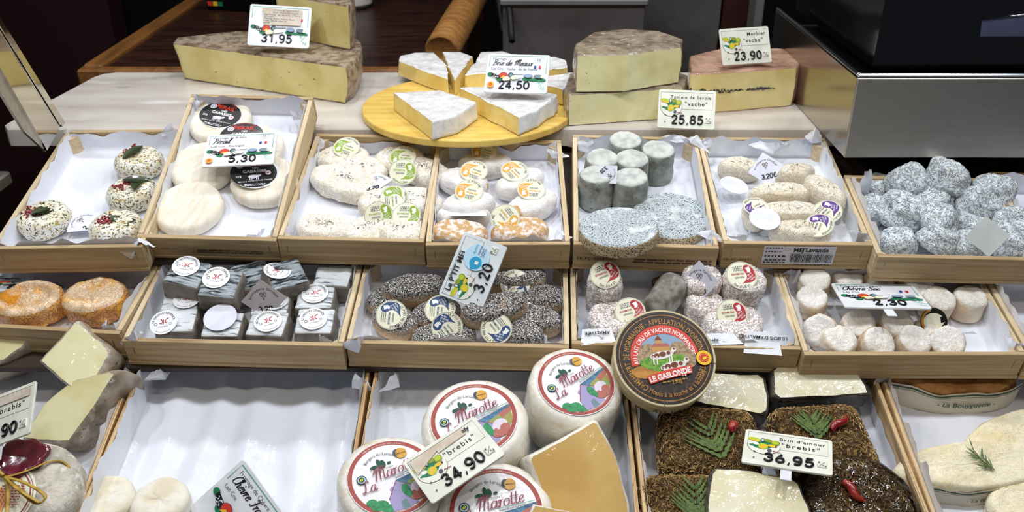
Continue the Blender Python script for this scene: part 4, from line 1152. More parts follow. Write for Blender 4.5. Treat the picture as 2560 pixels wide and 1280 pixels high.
for k, px, py, h, w, l, yaw, sd, m, tx in (
    ('herb', 425, 330, .036, .03, .022, 60, 1, 'paper', 0), ('herb', 180, 335, .034, .04, .012, -20, 2, 'paper', 0), ('herb', 352, 615, .036, .035, .012, 200, 3, 'paper', -60), ('herb', 325, 628, .030, .03, .018, 20, 43, 'paper', 60),
    ('perail', 488, 262, .034, .03, .016, 30, 4, 'paper', 10), ('perail', 745, 290, .032, .035, .014, -30, 5, 'paper', 0), ('perail', 668, 590, .02, .035, .018, -30, 6, 'paper', 40), ('perail', 640, 585, .02, .03, .016, 30, 44, 'paper', 30),
    ('thym', 800, 365, .03, .026, .018, 40, 7, 'paper', 0), ('thym', 1092, 362, .03, .022, .014, -40, 8, 'paper', 0), ('thym', 712, 590, .03, .03, .016, 30, 9, 'paper', 40), ('thym', 1030, 595, .026, .02, .014, -40, 45, 'paper', 30),
    ('orange', 1392, 385, .034, .04, .01, -30, 10, 'paper', 0), ('orange', 1398, 598, .034, .04, .012, -160, 11, 'paper', -50), ('orange', 1092, 606, .03, .024, .014, 20, 12, 'paper', 20),
    ('grey', 1460, 362, .03, .055, .016, 20, 13, 'paper', 10), ('grey', 1690, 350, .036, .06, .012, -10, 14, 'paper', -20), ('grey', 1742, 362, .04, .05, .012, -60, 15, 'paper', -30), ('grey', 1775, 596, .034, .045, .014, -30, 16, 'paper', -30),
    ('lav', 2034, 350, .042, .03, .024, -30, 17, 'print_paper', 0), ('lav', 1770, 365, .04, .03, .014, 40, 18, 'print_paper', -20), ('lav', 2150, 595, .036, .04, .022, -40, 19, 'print_paper', 20), ('lav', 1850, 588, .03, .04, .014, 20, 20, 'print_paper', 30), ('lav', 1925, 365, .034, .07, .012, 0, 46, 'print_paper', 0),
    ('rock', 2150, 470, .036, .035, .04, 60, 21, 'paper', 0),
    ('langres', 282, 815, .036, .03, .014, -30, 22, 'paper', 30), ('griz', 335, 850, .03, .035, .03, 40, 23, 'paper', 20), ('griz', 890, 670, .036, .02, .016, -40, 24, 'paper', 0), ('griz', 815, 850, .03, .022, .02, -30, 25, 'paper', 20),
    ('ptit', 885, 858, .034, .045, .024, 30, 26, 'paper', 20), ('ptit', 1385, 856, .03, .04, .014, -30, 27, 'paper', 20),
    ('pink', 1478, 690, .036, .025, .03, 70, 28, 'print_paper', 0), ('pink', 1490, 838, .032, .045, .022, 20, 29, 'print_paper', 30), ('pink', 1895, 690, .03, .025, .04, -80, 31, 'print_paper', 0),
    ('sec', 2052, 865, .03, .03, .012, 30, 32, 'paper', 40), ('sec', 2540, 862, .034, .035, .016, -40, 33, 'paper', 20), ('sec', 1985, 700, .03, .02, .02, 70, 34, 'paper', 0),
    ('far', 2520, 690, .038, .03, .016, 60, 35, 'paper', 10),
    ('sheet', 402, 935, .044, .05, .016, 40, 36, 'wax_paper', -10), ('sheet', 908, 955, .042, .05, .02, -50, 37, 'wax_paper', 0), ('marotte', 978, 958, .042, .04, .02, 60, 38, 'wax_paper', 0),
    ('bouy', 2195, 945, .05, .03, .03, 60, 39, 'wax_paper', 0), ('tomme', 330, 945, .05, .02, .02, -60, 40, 'paper', 0)):
    tuft(C[k], px, py, h, w, l, yaw, sd, m, tx)
# printing on the crates
def front_print(key, fn, name='crate_print'):
    c = C[key]; p = PR(.0004); fn(p, c['w'])
    M = c['M'] @ Matrix.Translation((0, -c['l'] / 2 - .0002, .024)) @ Matrix.Rotation(R(90), 4, 'X')
    fb_ = [o for o in c['o'].children if o.name.startswith('front_board')]
    return p.obj(name, fb_[0], M)
front_print('perail', lambda p, w: p.text('FR-PC-00691-HT', -.44 * w, -.006, .0048, 'brown_ink', track=.0004), 'lettering')
front_print('perail', lambda p, w: p.micro(-.1 * w, -.006, .38 * w, 2, .004, 'brown_ink'), 'small_print')
front_print('grey', lambda p, w: p.text('FR-PC-00691-HT', -.47 * w, -.008, .0065, 'brown_ink', track=.0006, bold=.01), 'lettering')
front_print('grey', lambda p, w: p.micro(-.08 * w, -.006, .46 * w, 2, .0045, 'brown_ink'), 'small_print')
front_print('lav', lambda p, w: p.text('FR-PC-00691', -.48 * w, -.011, .006, 'brown_ink', track=.0006), 'lettering')
def lav_label(p, w):
    p.rect(-.045, -.016, .052, .015, 'card')
    p.text("MEJ'Lavande", -.005, .0055, .0095, 'ink', bold=.03)
    p.ring(-.013, .0095, .0032, .0036, 'ink', ky=.55, n=24)
    p.micro(-.043, .011, -.02, 1, .004, 'ink'); p.micro(-.043, .005, -.02, 1, .004, 'ink', seed=3); p.micro(-.043, -.003, -.012, 1, .006, 'ink', seed=4); p.micro(-.043, -.009, -.012, 2, .0042, 'ink', seed=5)
    rr = random.Random(3); x = -.008
    while x < .048:
        b = rr.choice((.0004, .0008, .0012)); p.rect(x, -.011, x + b, .003, 'ink'); x += b + rr.choice((.0005, .0008, .0011))
    p.micro(-.002, -.0145, .046, 1, .0035, 'ink', seed=8)
front_print('lav', lav_label, 'barcode_label')

# printed paper folded over the front of the pinkish cheeses' crate
def flap(px, py, w, l, yaw, tx, txt, up):
    M = put('r3', px, py, .0445, .0445, yaw, tx)
    mb = MB(); n = 8; V = []; F = []
    for i in range(n + 1):
        for j in range(4):
            V.append((w * (i / n - .5) * (1 - .06 * j), l * (j / 3 - .5), .0012 * nz((i * .9, j * .8, px), 1, 3) + .004 * (j / 3 - .5) ** 2))
    for i in range(n):
        for j in range(3): F.append([i * 4 + j, (i + 1) * 4 + j, (i + 1) * 4 + j + 1, i * 4 + j + 1])
    mb.add(V, F, 'print_paper', True); o = mb.obj('folded_edge', C['pink']['liner'], M)
    p = PR(.0022); p.text(txt, 0, -.3 * l, .0062, 'ink', 'c', bold=.02, rot=0, sx=1.05)
    pm = M if up else M @ Matrix.Rotation(math.pi, 4, 'Z')
    p.obj('folded_edge_print', o, pm)
flap(1735, 850, .125, .017, 2, 14, "LE BOIS D'AMALTHÉE", True)
flap(1906, 858, .048, .03, -6, 26, "LE BOIS D'AMALTHÉE", False)
flap(1494, 842, .046, .022, 4, 22, 'AMALTHÉE', False)
# ------------------------------------------------------------------ back row on the marble
# large mountain cheese wedge, with a second wedge on it
def bag(pl, pts, h=0): return px_outline(pl, pts, h)
A_, B_, C_ = (470, 197), (884, 263), (898, 178)
M, o = px_outline('mb', [(448, 198, 'c'), (872, 264, 'r'), (896, 248, 'r'), (908, 222, 'r'), (908, 195, 'r'), (882, 172, 'c'), (600, 166, 'c'), (456, 184, 'c')])
wedge_thing('mountain_cheese', 'large pale yellow mountain cheese wedge with crusty grey rind on the marble', M, o, .068, 'paste_aubrac', 'rind_aubrac', under=.06, bulge=.008, amp=.0014, rt=.003, rag=.003, seed=3, step=.007)
PL['w1'] = Plane(PL['mb'].o + Vector((0, 0, .0685)), 0)
M, o = px_outline('w1', [(700, 90, 'c'), (878, 127, 'r'), (888, 118, 'r'), (893, 101, 'r'), (880, 87, 'c'), (730, 80, 'c')])
wedge_thing('mountain_cheese', 'smaller yellow cheese wedge in crinkled film standing on the large wedge', M, o, .078, 'paste_aubrac', 'rind_aubrac', under=.03, bulge=.003, amp=.001, rt=.0025, rag=.002, seed=8)
# brie board and wedges
M = put('mb', 1172, 262, .012, 0.0005)
tag(disc(.176, .012, .003, seg=72, amp=.0002, top='brie_board').obj('cheese_board', None, M), 'round yellow wooden board under the brie wedges', 'board')
PL['bb'] = Plane(PL['mb'].o + Vector((0, 0, .0130)), 0)
def brie(label, pts, h=.028, sd=0, tx=0, pl='bb', **kw):
    M, o = px_outline(pl, pts)
    return wedge_thing('brie_wedge', label, M, o, h, 'brie_paste', 'brie_side', top='brie_top', group='brie wedges', rt=.0012, bev=.004, amp=.0018, ns=60, seed=sd, rag=.003, lo=.0035, sag=.0015, under=-.03, step=.0055, **kw)
brie('brie wedge with a deep yellow cut side at the dark table side of the board', [(1000, 190, 'c'), (1122, 238, 'c'), (1118, 200, 'c'), (1085, 168, 'r'), (1040, 168, 'r'), (1005, 176, 'r')], sd=1)
brie('narrow brie wedge in shiny film between two others at the back', [(1138, 240, 'c'), (1182, 178, 'r'), (1150, 166, 'r'), (1108, 166, 'c')], sd=2)
brie('brie wedge directly behind the Brie de Meaux tag', [(1164, 226, 'c'), (1300, 214, 'c'), (1310, 180, 'r'), (1255, 164, 'r'), (1205, 166, 'c')], sd=3)
brie('brie wedge peeping out beside the lower tomme, further back', [(1290, 224, 'c'), (1418, 206, 'r'), (1412, 186, 'r'), (1385, 178, 'c'), (1322, 190, 'c')], sd=4)
brie('brie wedge peeping out under the Brie de Meaux tag corner', [(1300, 236, 'c'), (1405, 262, 'r'), (1424, 240, 'r'), (1424, 222, 'c')], sd=5)
brie('broad white brie wedge in front of the Brie de Meaux tag', [(1150, 262, 'c'), (1296, 338, 'r'), (1345, 318, 'r'), (1392, 280, 'c'), (1300, 256, 'c')], .030, 6)
M, o = px_outline('bb', [(988, 276, 'c'), (1082, 350, 'r'), (1140, 336, 'r'), (1192, 300, 'c'), (1100, 270, 'c')])
wedge_thing('brie_wedge', 'white brie wedge that overhangs the front of the round board', M, o, .030, 'brie_paste', 'brie_side', top='brie_top', group='brie wedges', rt=.0012, bev=.003, amp=.0011, seed=7, rag=.0018, under=-.03, step=.0055)
# tomme, two half rounds stacked, and morbier
M, o = px_outline('mb', [(1422, 316, 'c'), (1700, 296, 'r'), (1712, 262, 'r'), (1640, 232, 'r'), (1560, 224, 'r'), (1470, 232, 'r'), (1424, 258, 'r'), (1412, 290, 'r')])
wedge_thing('tomme_piece', 'lower pale tomme piece in film on the marble', M, o, .052, 'tomme_paste', 'tomme_rind', rt=.0018, amp=.0012, bulge=.004, rag=.002, seed=11)
PL['w2'] = Plane(PL['mb'].o + Vector((0, 0, .0525)), 0)
M, o = px_outline('w2', [(1440, 232, 'c'), (1560, 230, 'c'), (1694, 208, 'r'), (1698, 186, 'r'), (1640, 164, 'r'), (1560, 158, 'r'), (1480, 168, 'r'), (1436, 200, 'r')])
wedge_thing('tomme_piece', 'upper pale tomme piece in film stacked on the lower one', M, o, .060, 'tomme_paste', 'tomme_rind', rt=.0018, amp=.0012, bulge=.004, rag=.002, seed=12)
M, o = px_outline('mb', [(1716, 286, 'c'), (1800, 282, 'c'), (1975, 266, 'r'), (1992, 250, 'r'), (1994, 228, 'r'), (1940, 214, 'c'), (1800, 212, 'c'), (1716, 236, 'c')])
T = wedge_thing('morbier_piece', 'yellow cheese piece with a dark ash line and pinkish rind', M, o, .068, 'morbier_paste', 'morbier_rind', rt=.0022, amp=.001, bulge=.003, rag=.002, seed=13)
inv = M.inverted(); mb = MB()
fr = [Vector(q[:2] + (0,)) for q in o if True]
pa, pb = inv @ P('mb', 1716, 286), inv @ P('mb', 1975, 266)
pm = inv @ P('mb', 1800, 282)
rr = random.Random(5)
for i in range(70):
    t = i / 69 * .82
    q = (pa + (pm - pa) * (t / .33)) if t < .33 else (pm + (pb - pm) * ((t - .33) / .67))
    z = .038 - .004 * t + rr.uniform(-.0012, .0012) * (2 if t < .4 else 1); w = rr.uniform(.0012, .0026) * (1.5 if t < .15 else 1); hh = rr.uniform(.0006, .0034) * (1.6 if t < .25 else 1)
    d = (pb - pa).normalized(); nrm = Vector((d.y, -d.x, 0))
    c = q + nrm * .0009
    V = [c - d * w, c + d * w, c + d * w * .6, c - d * w * .7]
    V = [(V[0].x, V[0].y, z - hh * .5), (V[1].x, V[1].y, z - hh * .3), (V[2].x, V[2].y, z + hh), (V[3].x, V[3].y, z + hh * .7)]
    mb.add(V, [[0, 1, 2, 3]], 'ash_line')
s = mb.obj('ash_line', T); s['kind'] = 'stuff'

# ------------------------------------------------------------------ price tags
def qtag(label, corners, pl, h, **kw):
    c = (sum(q[0] for q in corners) / 4, sum(q[1] for q in corners) / 4)
    M, w = quad_pose(corners, kw.get('asp', 1.4), P(pl, c[0], c[1], h))
    return price_tag(label, M, w, **kw)
def ex31(p, w, h):
    p.poly([(-.3 * w, .41 * h), (.36 * w, .40 * h), (.34 * w, .02 * h), (-.26 * w, .0 * h)], 'tape')
    for i, (t, x) in enumerate((('TOMME FERMIERE', -.1), ('Aux Fleurs Sauvages', -.12), ('Ingrédients : lait de vache, présure,', -.26), ('ferments', -.26), ('Mélange fleurs : mauve, souci,', -.26), ('roses, bleuet, thym et', -.26), ('safran', -.26))):
        p.text(t, x * w, (.34 - i * .05) * h, .042 * w if i > 1 else .05 * w, 'ink_soft', shear=.1)
qtag('white tag priced 31,95 with taped print on the large wedge', [(627, 10), (779, 18), (773, 122), (617, 111)], 'mb', .111, style='n', price='31,95', extra=ex31, spike=False)
PDO = lambda x, y, r: (lambda p, w, h: (p.ell(x * w, y * h, r * w, mat='orange'), p.ring(x * w, y * h, r * w * .55, r * w * .8, 'yellow'), p.ell(x * w, y * h, r * w * .55, mat='red'), p.ell(x * w, y * h - .005 * w, r * w * .3, r * w * .15, 'orange')))
def stamp(t): return lambda p, w, h: (p.line([(.27 * w, .25 * h), (.40 * w, .25 * h), (.40 * w, .41 * h), (.27 * w, .41 * h)], .003 * w, 'ink_soft', closed=True), p.text(t, .29 * w, .3 * h, .07 * w, 'ink_soft'))
def both(*fs): return lambda p, w, h: [f(p, w, h) for f in fs]
qtag('white tag reading Brie de Meaux standing among the brie wedges', [(1222, 134), (1374, 137), (1368, 234), (1207, 229)], 'mb', .078, style='n', price='24,50', small='Fromage', title='Brie de Meaux', sub='Lait Cru - Vache - Ile de France', extra=both(PDO(-.4, -.33, .055), stamp('20°')), spike=False)
qtag('cream tag reading Morbier vache', [(1797, 72), (1921, 66), (1930, 154), (1808, 165)], 'mb', .102, style='o', price='23,90', title='Morbier', sub='"vache"', spike=False)
qtag('cream tag reading Tomme de Savoie vache', [(1648, 223), (1790, 227), (1786, 325), (1642, 318)], 'mb', .034, style='o', price='25,85', title='Tomme de Savoie', sub='"vache"', spike=False)
qtag('white tag reading Pérail lying on the flat white cheeses', [(522, 338), (693, 328), (685, 409), (502, 416)], 'c2', .052, style='n', price='5,30', small='Fromage de Brebis', title='Pérail', sub='Lait Cru - Rouergue', unit='Pce', extra=both(PDO(-.4, -.36, .05), stamp('26°')), spike=False)
def exmej(p, w, h):
    p.text("Le P'TIT MEJ", -.4 * w, .29 * h, .12 * w, 'ink', bold=.02)
    p.ell(.2 * w, .02 * h, .2 * w, .2 * w, 'lightblue'); p.ell(.12 * w, .0, .095 * w, mat='cyan'); p.poly([(.0, .05 * h), (.06 * w, -.1 * h), (.13 * w, -.12 * h), (.1 * w, .14 * h)], 'cyan'); p.poly([(.1 * w, .02 * h), (.14 * w, .02 * h), (.15 * w, -.06 * h), (.1 * w, -.05 * h)], 'white_ink')
    p.text('BLANC', .24 * w, .08 * h, .05 * w, 'cyan'); p.text('FERMIER', .24 * w, -.02 * h, .04 * w, 'ink_soft'); p.micro(.22 * w, -.06 * h, .36 * w, 3, .03 * h, 'ink_soft')
qtag('pale tag reading Le P\'TIT MEJ leaning across the crate front', [(1095, 736), (1161, 577), (1268, 618), (1203, 776)], 'r3', .085, style='o', price='3,20', extra=exmej, unit='Pc', board='tag_pale', spike=False)
def ex34(p, w, h):
    p.poly([(-.44 * w, .41 * h), (.3 * w, .41 * h), (.3 * w, .26 * h), (-.1 * w, .24 * h), (-.1 * w, .3 * h), (-.44 * w, .1 * h)], 'tape'); p.text('afy', .36 * w, .3 * h, .085 * w, 'ink', 'r', bold=.03)
qtag('cream tag priced 34,90 leaning on the ewe cheese wheels', [(1007, 1152), (1182, 1039), (1264, 1131), (1080, 1261)], 'r4', .113, style='o', price='34,90', sub='"brebis"', extra=ex34, spike=False)
qtag('cream tag reading Brin d\'amour lying on the herb-crusted cheeses', [(1863, 1070), (2080, 1100), (2080, 1187), (1852, 1153)], 'r4', .083, style='o', price='36,95', title="Brin d'amour", sub='"brebis"')
qtag('white tag reading Chèvre Sec on the dry goat cheese drums', [(2077, 706), (2280, 711), (2331, 770), (2111, 767)], 'r3', .058, style='n', price='2,30', small='Fromage de Chèvre', title='Chèvre Sec', sub='Lait Cru', unit='Pce')
qtag('white tag reading Langres behind the wrinkled orange cheeses', [(-30, 684), (189, 691), (152, 728), (-66, 724)], 'r3', .012, style='n', price='5,80', small='Fromage', title='Langres', sub='Lait Cru - Vache - Champagne', unit='Pce', spike=False)
qtag('cream tag with only brebis and 90 in view beside the sealed wheel', [(-70, 1012), (91, 950), (72, 1082), (-90, 1143)], 'r4', .115, style='o', price='28,90', sub='"brebis"', extra=lambda p, w, h: p.poly([(-.44 * w, .41 * h), (.44 * w, .41 * h), (.44 * w, .24 * h), (-.44 * w, .24 * h)], 'tape'))
qtag('white tag reading Chèvre Frais lying on the shiny paper', [(607, 1143), (750, 1342), (610, 1466), (470, 1270)], 'r4', .020, style='n', price='2,80', small='Fromage de Chèvre', title='Chèvre Frais', sub='Lait Cru', unit='Pce', spike=False)

# ------------------------------------------------------------------ cards
def qcard(label, corners, pl, h, **kw):
    c = (sum(q[0] for q in corners) / 4, sum(q[1] for q in corners) / 4)
    M, w = quad_pose(corners, 1.0, P(pl, c[0], c[1], h))
    return card(label, M, w, **kw)
# corners as the card's own upper-left, upper-right, lower-right, lower-left sides meet: left, top, right, bottom tips
qcard('mauve card standing among the ash-grey cubes', [(601, 756), (652, 697), (715, 745), (672, 797)], 'r3', .055, mat='card_mauve')
qcard('pale card standing among the pinkish wrinkled cheeses', [(1700, 699), (1747, 652), (1799, 704), (1749, 755)], 'r3', .065, extra='Curt...')
qcard('pale card lying on the cheeses with green stickers', [(890, 466), (937, 429), (986, 448), (927, 485)], 'r2', .036)
qcard('pale card turned sideways on the grey cylinders', [(1556, 414), (1553, 458), (1482, 458), (1488, 413)], 'r2', .064)
qcard('pale card with a price of 3,20 € on the lavender cheeses', [(1870, 432), (1906, 380), (1960, 412), (1922, 462)], 'r2', .05, price='3,20€')
qcard('blank card on the blue-grey rocklike cheeses', [(2412, 596), (2464, 537), (2525, 592), (2472, 640)], 'r2', .06, blank=True)
qcard('small card between the herbed fresh cheeses', [(166, 580), (178, 536), (248, 530), (240, 574)], 'r2', .02, price='2')
# ------------------------------------------------------------------ upper row of cheeses
Z = BASE + .0022
def yawm(M, yaw=0, tx=0, ty=0, dz=0): return M @ Matrix.Translation((0, 0, dz)) @ Matrix.Rotation(R(yaw), 4, 'Z') @ Matrix.Rotation(R(tx), 4, 'X') @ Matrix.Rotation(R(ty), 4, 'Y')
# herbed fresh cheeses with leaves and berries
def leaf_mb(l=.040, w=.017, seed=0):
    mb = MB(); V = []; F = []; n = 8
    for i in range(n + 1):
        t = i / n; ww = w * math.sin(math.pi * min(.98, t * .95 + .03)) ** .8
        for s in (-1, -.5, 0, .5, 1): V.append((l * (t - .5), ww * s * (.5), .0012 * abs(s) + .003 * math.sin(t * 3 + seed) + .0006))
    for i in range(n):
        for j in range(4): F.append([i * 5 + j, i * 5 + j + 1, (i + 1) * 5 + j + 1, (i + 1) * 5 + j])
    mb.add(V, F, 'leaf', True); return mb
for i, (px, py, yaw, lab, leaves, ber) in enumerate((
    (345, 398, 10, 'herbed round cheese furthest up its crate, leaf and dried herbs on top', [(-.006, .004, 60)], (-.012, .012)),
    (327, 476, 40, 'herbed round cheese with crossed dark leaves, against the crate side', [(.008, .012, 10), (.010, .004, 100)], (-.010, 0)),
    (108, 540, 80, 'herbed round cheese with one broad dark leaf, alone at the corner', [(.006, .002, 50), (.002, .006, 60)], (-.014, -.004)),
    (287, 562, 20, 'herbed round cheese with leaf and red berries beside the small card', [(.008, -.002, -30), (.012, .002, -10)], (-.012, -.002)))):
    M = put('r2', px, py, .032, Z, yaw)
    T = thing('herbed_cheese', lab, 'cheese', M, 'herbed fresh cheeses')
    me = share(MESH, 'herb%d' % (i % 2), lambda: disc(.0355, .033, .0145, seed=20 + i, amp=.002, ns=40, sx=1.04, sy=.95, top='herb_white').mesh('body'))
    link('body', me, T)
    for x, y, a in leaves: leaf_mb(seed=i).obj('leaf', T, M @ Matrix.Rotation(R(-yaw), 4, 'Z') @ Matrix.Translation((x, y, .0335)) @ Matrix.Rotation(R(a), 4, 'Z'))
    mb = MB(); rr = random.Random(i)
    for k in range(44):
        x, y = ber[0] + rr.gauss(0, .005), ber[1] + rr.gauss(0, .006); r = rr.uniform(.001, .0018)
        q = disc(r, r * 1.8, r * .8, seg=6, nr=2, amp=0, top='berry'); mb.add([(a + x, b + y, c + .0325) for a, b, c in q.v], q.f, 'berry', True)
    s = mb.obj('berries', T, M @ Matrix.Rotation(R(-yaw), 4, 'Z')); s['kind'] = 'stuff'
# Pérail discs and their black labels
def perail_print():
    p = PR(.0008); r = .031
    p.arc('Fromage au lait cru de brebis', r * .8, 95, r * .12, 'red'); p.text('PERAIL', .05 * r, .38 * r, .34 * r, 'red', 'c', bold=.03)
    p.text('DES', .1 * r, .2 * r, .17 * r, 'white_ink', 'c', bold=.02); p.text('CABASSES', .05 * r, -.02 * r, .24 * r, 'white_ink', 'c', bold=.03)
    p.ell(-.6 * r, .42 * r, .16 * r, mat='card'); p.ring(-.6 * r, .42 * r, .08 * r, .1 * r, 'ink', n=16)
    for x, y, rx, ry, a in ((.0, -.25, .26, .1, 5), (.26, -.2, .1, .07, 30), (-.05, -.32, .12, .08, 0)): p.ell(x * r, y * r, rx * r, ry * r, 'card', a, n=16)
    for x in (-.2, -.12, .1, .18): p.rect(x * r, -.48 * r, (x + .04) * r, -.28 * r, 'card')
    p.text('22%', -.82 * r, -.3 * r, .16 * r, 'white_ink', bold=.02); p.ell(.66 * r, -.08 * r, .13 * r, mat='stk_white'); p.ell(.66 * r, -.08 * r, .07 * r, .04 * r, 'red', 30)
    p.text('fabriqué sur les Grands Causses', -.72 * r, -.62 * r, .12 * r, 'white_ink', rot=4, shear=.2); p.micro(-.45 * r, -.76 * r, .5 * r, 2, .09 * r, 'card')
    return p.mb.mesh('label_print')
def lobed(r, mat, z=.0006):
    mb = MB(); n = 48; pts = []
    for i in range(n):
        a = 2 * math.pi * i / n; k = r * (1 + .06 * math.cos(2 * a)); pts.append((k * math.cos(a), k * math.sin(a) * .92))
    plate(mb, pts, 0, z, mat, .0002); return mb.mesh('label')
for i, (px, py, h, z0, yaw, tx, ty, stk) in enumerate((
    (548, 300, .02, Z, 10, 0, 0, (553, 293, -18, 0)), (506, 415, .022, Z, 40, 0, 0, None), (470, 518, .022, Z, 70, 0, 0, None),
    (660, 452, .02, Z, 100, 0, 0, (638, 445, 12, 14)), (628, 372, .02, Z, 20, 0, 0, (606, 345, 0, 0)))):
    M = put('c2', px, py, h, z0, yaw, tx, ty)
    lab = ('flat round white cheese with a large black label, at the top of its crate', 'flat round white cheese half under the Pérail tag', 'bare flat round white cheese at the crate front', 'flat round white cheese with a lifted black label', 'flat round white cheese mostly hidden by the Pérail tag')[i]
    T = thing('perail_cheese', lab, 'cheese', M, 'Pérail cheeses')
    me = share(MESH, 'per%d' % (i % 2), lambda: disc(.0485, .021, .0085, seed=30 + i, amp=.0012, ns=35, wr=.0005, ws=90, top='perail').mesh('body'))
    link('body', me, T)
    if stk:
        sM = put('c2', stk[0], stk[1], h + .004, Z + h + .0022 + .0004 * stk[3], stk[2], stk[3] * .3, stk[3] * .6)
        lb = link('label', share(MESH, 'lob', lambda: lobed(.031, 'stk_black')), T, sM)
        link('label_print', share(MESH, 'lobp', perail_print), lb, sM)
        w = link('label_backing', share(MESH, 'lobw', lambda: lobed(.0325, 'stk_white', .0004)), T, sM @ Matrix.Translation((.003, -.001, -.0011)))
# small oval cheeses; (px,py) centre of the top
def ovals(rows, pl, name, group, labels, build, sticker_kind, h, cat='cheese'):
    for i, r in enumerate(rows):
        px, py, yaw, z, var, stk = r[:6]; tx = r[6] if len(r) > 6 else 0; ty = r[7] if len(r) > 7 else 0
        lab = r[8] if len(r) > 8 else labels[1 if stk else 0]
        M = put(pl, px, py, z + h, Z + z, yaw, tx, ty)
        T = thing(name, lab, cat, M, group)
        me = share(MESH, name + str(var), lambda: build(var).mesh('body'))
        link('body', me, T)
        if stk:
            sx, sy, syaw = stk[:3]; stx = stk[3] if len(stk) > 3 else 0; sty = stk[4] if len(stk) > 4 else 0; kd = stk[5] if len(stk) > 5 else sticker_kind
            dz = stk[6] if len(stk) > 6 else .0008
            sticker(T, put(pl, sx, sy, z + h + dz + .004, Z + z + h + dz + .004, 0, stx + 10, sty * .5) @ Matrix.Rotation(R(syaw), 4, 'Z'), kd)
OV = lambda rx, ry, h, mat, **kw: disc(rx, h, h * .46, sy=ry / rx, top=mat, **kw)
def herb_bits(o, n, r, z, seed):
    rr = random.Random(seed); mb = MB()
    for k in range(n):
        x, y = rr.gauss(0, r), rr.gauss(0, r * .45); a = rr.uniform(0, 3.14); l = rr.uniform(.001, .0026)
        tube(mb, [Vector((x - l * math.cos(a), y - l * math.sin(a), z + rr.uniform(0, .0006))), Vector((x + l * math.cos(a), y + l * math.sin(a), z + rr.uniform(0, .0006)))], .00028, 'ink', 4)
    s = mb.obj('herb_flecks', o); s['kind'] = 'stuff'
ovals([(858, 392, 5, 0, 0, (868, 378, 0, 6), 0, 0, 'cream thyme cheese with a green sticker in the crate corner by the Pérail crate'), (905, 420, -25, .004, 1, None, 0, 0, 'cream oval cheese flecked with thyme beside the long one'), (1000, 395, 0, 0, 2, (1008, 402, 15, 8), 0, 0, 'cream thyme cheese with an upright green sticker at the crate back'), (1062, 425, -30, .002, 0, (1008, 440, -160, 25), 0, 0, 'cream thyme cheese by the crate side, its green sticker slid to one end'),
       (862, 452, -28, .004, 3, None, 0, 0, 'long cream cheese with thyme in the middle of its crate'), (1040, 500, -15, 0, 1, None, 0, 0, 'cream oval cheese at the crate side beyond the diamond card'), (960, 500, 20, .006, 2, (987, 505, -60, 14, 6), 0, 0, 'cream thyme cheese with a green sticker turned sideways below the card'),
       (812, 568, -12, 0, 0, None, 0, 0, 'cream oval cheese alone at the crate front with thyme on it'), (925, 572, 30, 0, 2, (948, 549, -150, 30), 0, 0, 'cream thyme cheese at the front with a steeply tipped green sticker'), (1005, 575, -10, .002, 1, (1017, 549, 200, 18, -8), 0, 0, 'cream thyme cheese at the front corner with an upside-down green sticker')],
      'r2', 'thyme_cheese', 'oval thyme cheeses', ('cream oval cheese with thyme flecks and no sticker', 'cream oval cheese with thyme flecks and a green round sticker'),
      lambda v: OV((.041, .041, .038, .058)[v], (.027, .028, .029, .033)[v], .025, 'mej_green', seed=40 + v, amp=.0022, ns=55, wr=.0011, ws=210), 'green', .025)
for k, o in enumerate([o for o in list(COL.objects) if o.name.startswith('thyme_cheese')]): herb_bits(o, 26, .011, .0262, k)
s = sticker(None, put('r2', 800, 471, .008, .008, 25, 4, -6), 'green'); tag(s, 'loose green and cream round sticker lying on the paper', 'sticker')
ovals([(1212, 405, 3, 0, 0, (1212, 388, 5, 12), 0, 0, 'white-dusted oval cheese alone at the crate back, orange sticker tipped flat'), (1160, 448, -20, .004, 1, (1185, 438, 0, 6), 0, 0, 'white-dusted oval cheese with an orange sticker, second on the thyme crate side'), (1300, 452, 35, .002, 0, (1286, 438, -30, 4, 6), 0, 0, 'white-dusted oval cheese lying aslant, orange sticker turned anticlockwise'), (1172, 506, 14, .008, 1, (1173, 488, 5, 8), 0, 0, 'white-dusted oval cheese with an orange sticker just behind the edge-on card'), (1330, 508, 34, .004, 0, (1328, 484, 20, 4, 8), 0, 0, 'white-dusted oval cheese aslant by the grey cylinder crate, orange sticker on it'),
       (1160, 532, 5, 0, 1, None, 0, 0, 'white-dusted oval cheese mostly under a folded card'), (1147, 578, -8, .004, 2, None, 0, 0, 'tan oval cheese with a bald patch at the crate corner'), (1300, 572, 5, 0, 2, (1263, 555, 150, 22), 0, 0, 'tan oval cheese at the front with an upside-down orange sticker')],
      'r2', 'dusted_cheese', 'white-dusted oval cheeses', ('white-dusted oval cheese without a sticker', 'white-dusted oval cheese with an orange round sticker'),
      lambda v: OV((.041, .039, .041)[v], (.024, .026, .024)[v], .028, ('mej_dust', 'mej_dust', 'mej_tan')[v], seed=50 + v, amp=.0022, ns=45, wr=.0004, ws=220), 'orange', .028)
mb = MB(); h = .026
mb.add([(-h, -h * .7, 0), (h, -h * .9, .001), (h * .9, h * .7, .004), (-h, h * .8, .003)], [[0, 1, 2, 3]], 'card')
tag(mb.obj('paper_card', None, put('r2', 1172, 536, .034, .034, 0, -30)), 'pale card seen nearly edge-on above the tan oval cheese', 'card', 'diamond paper cards')
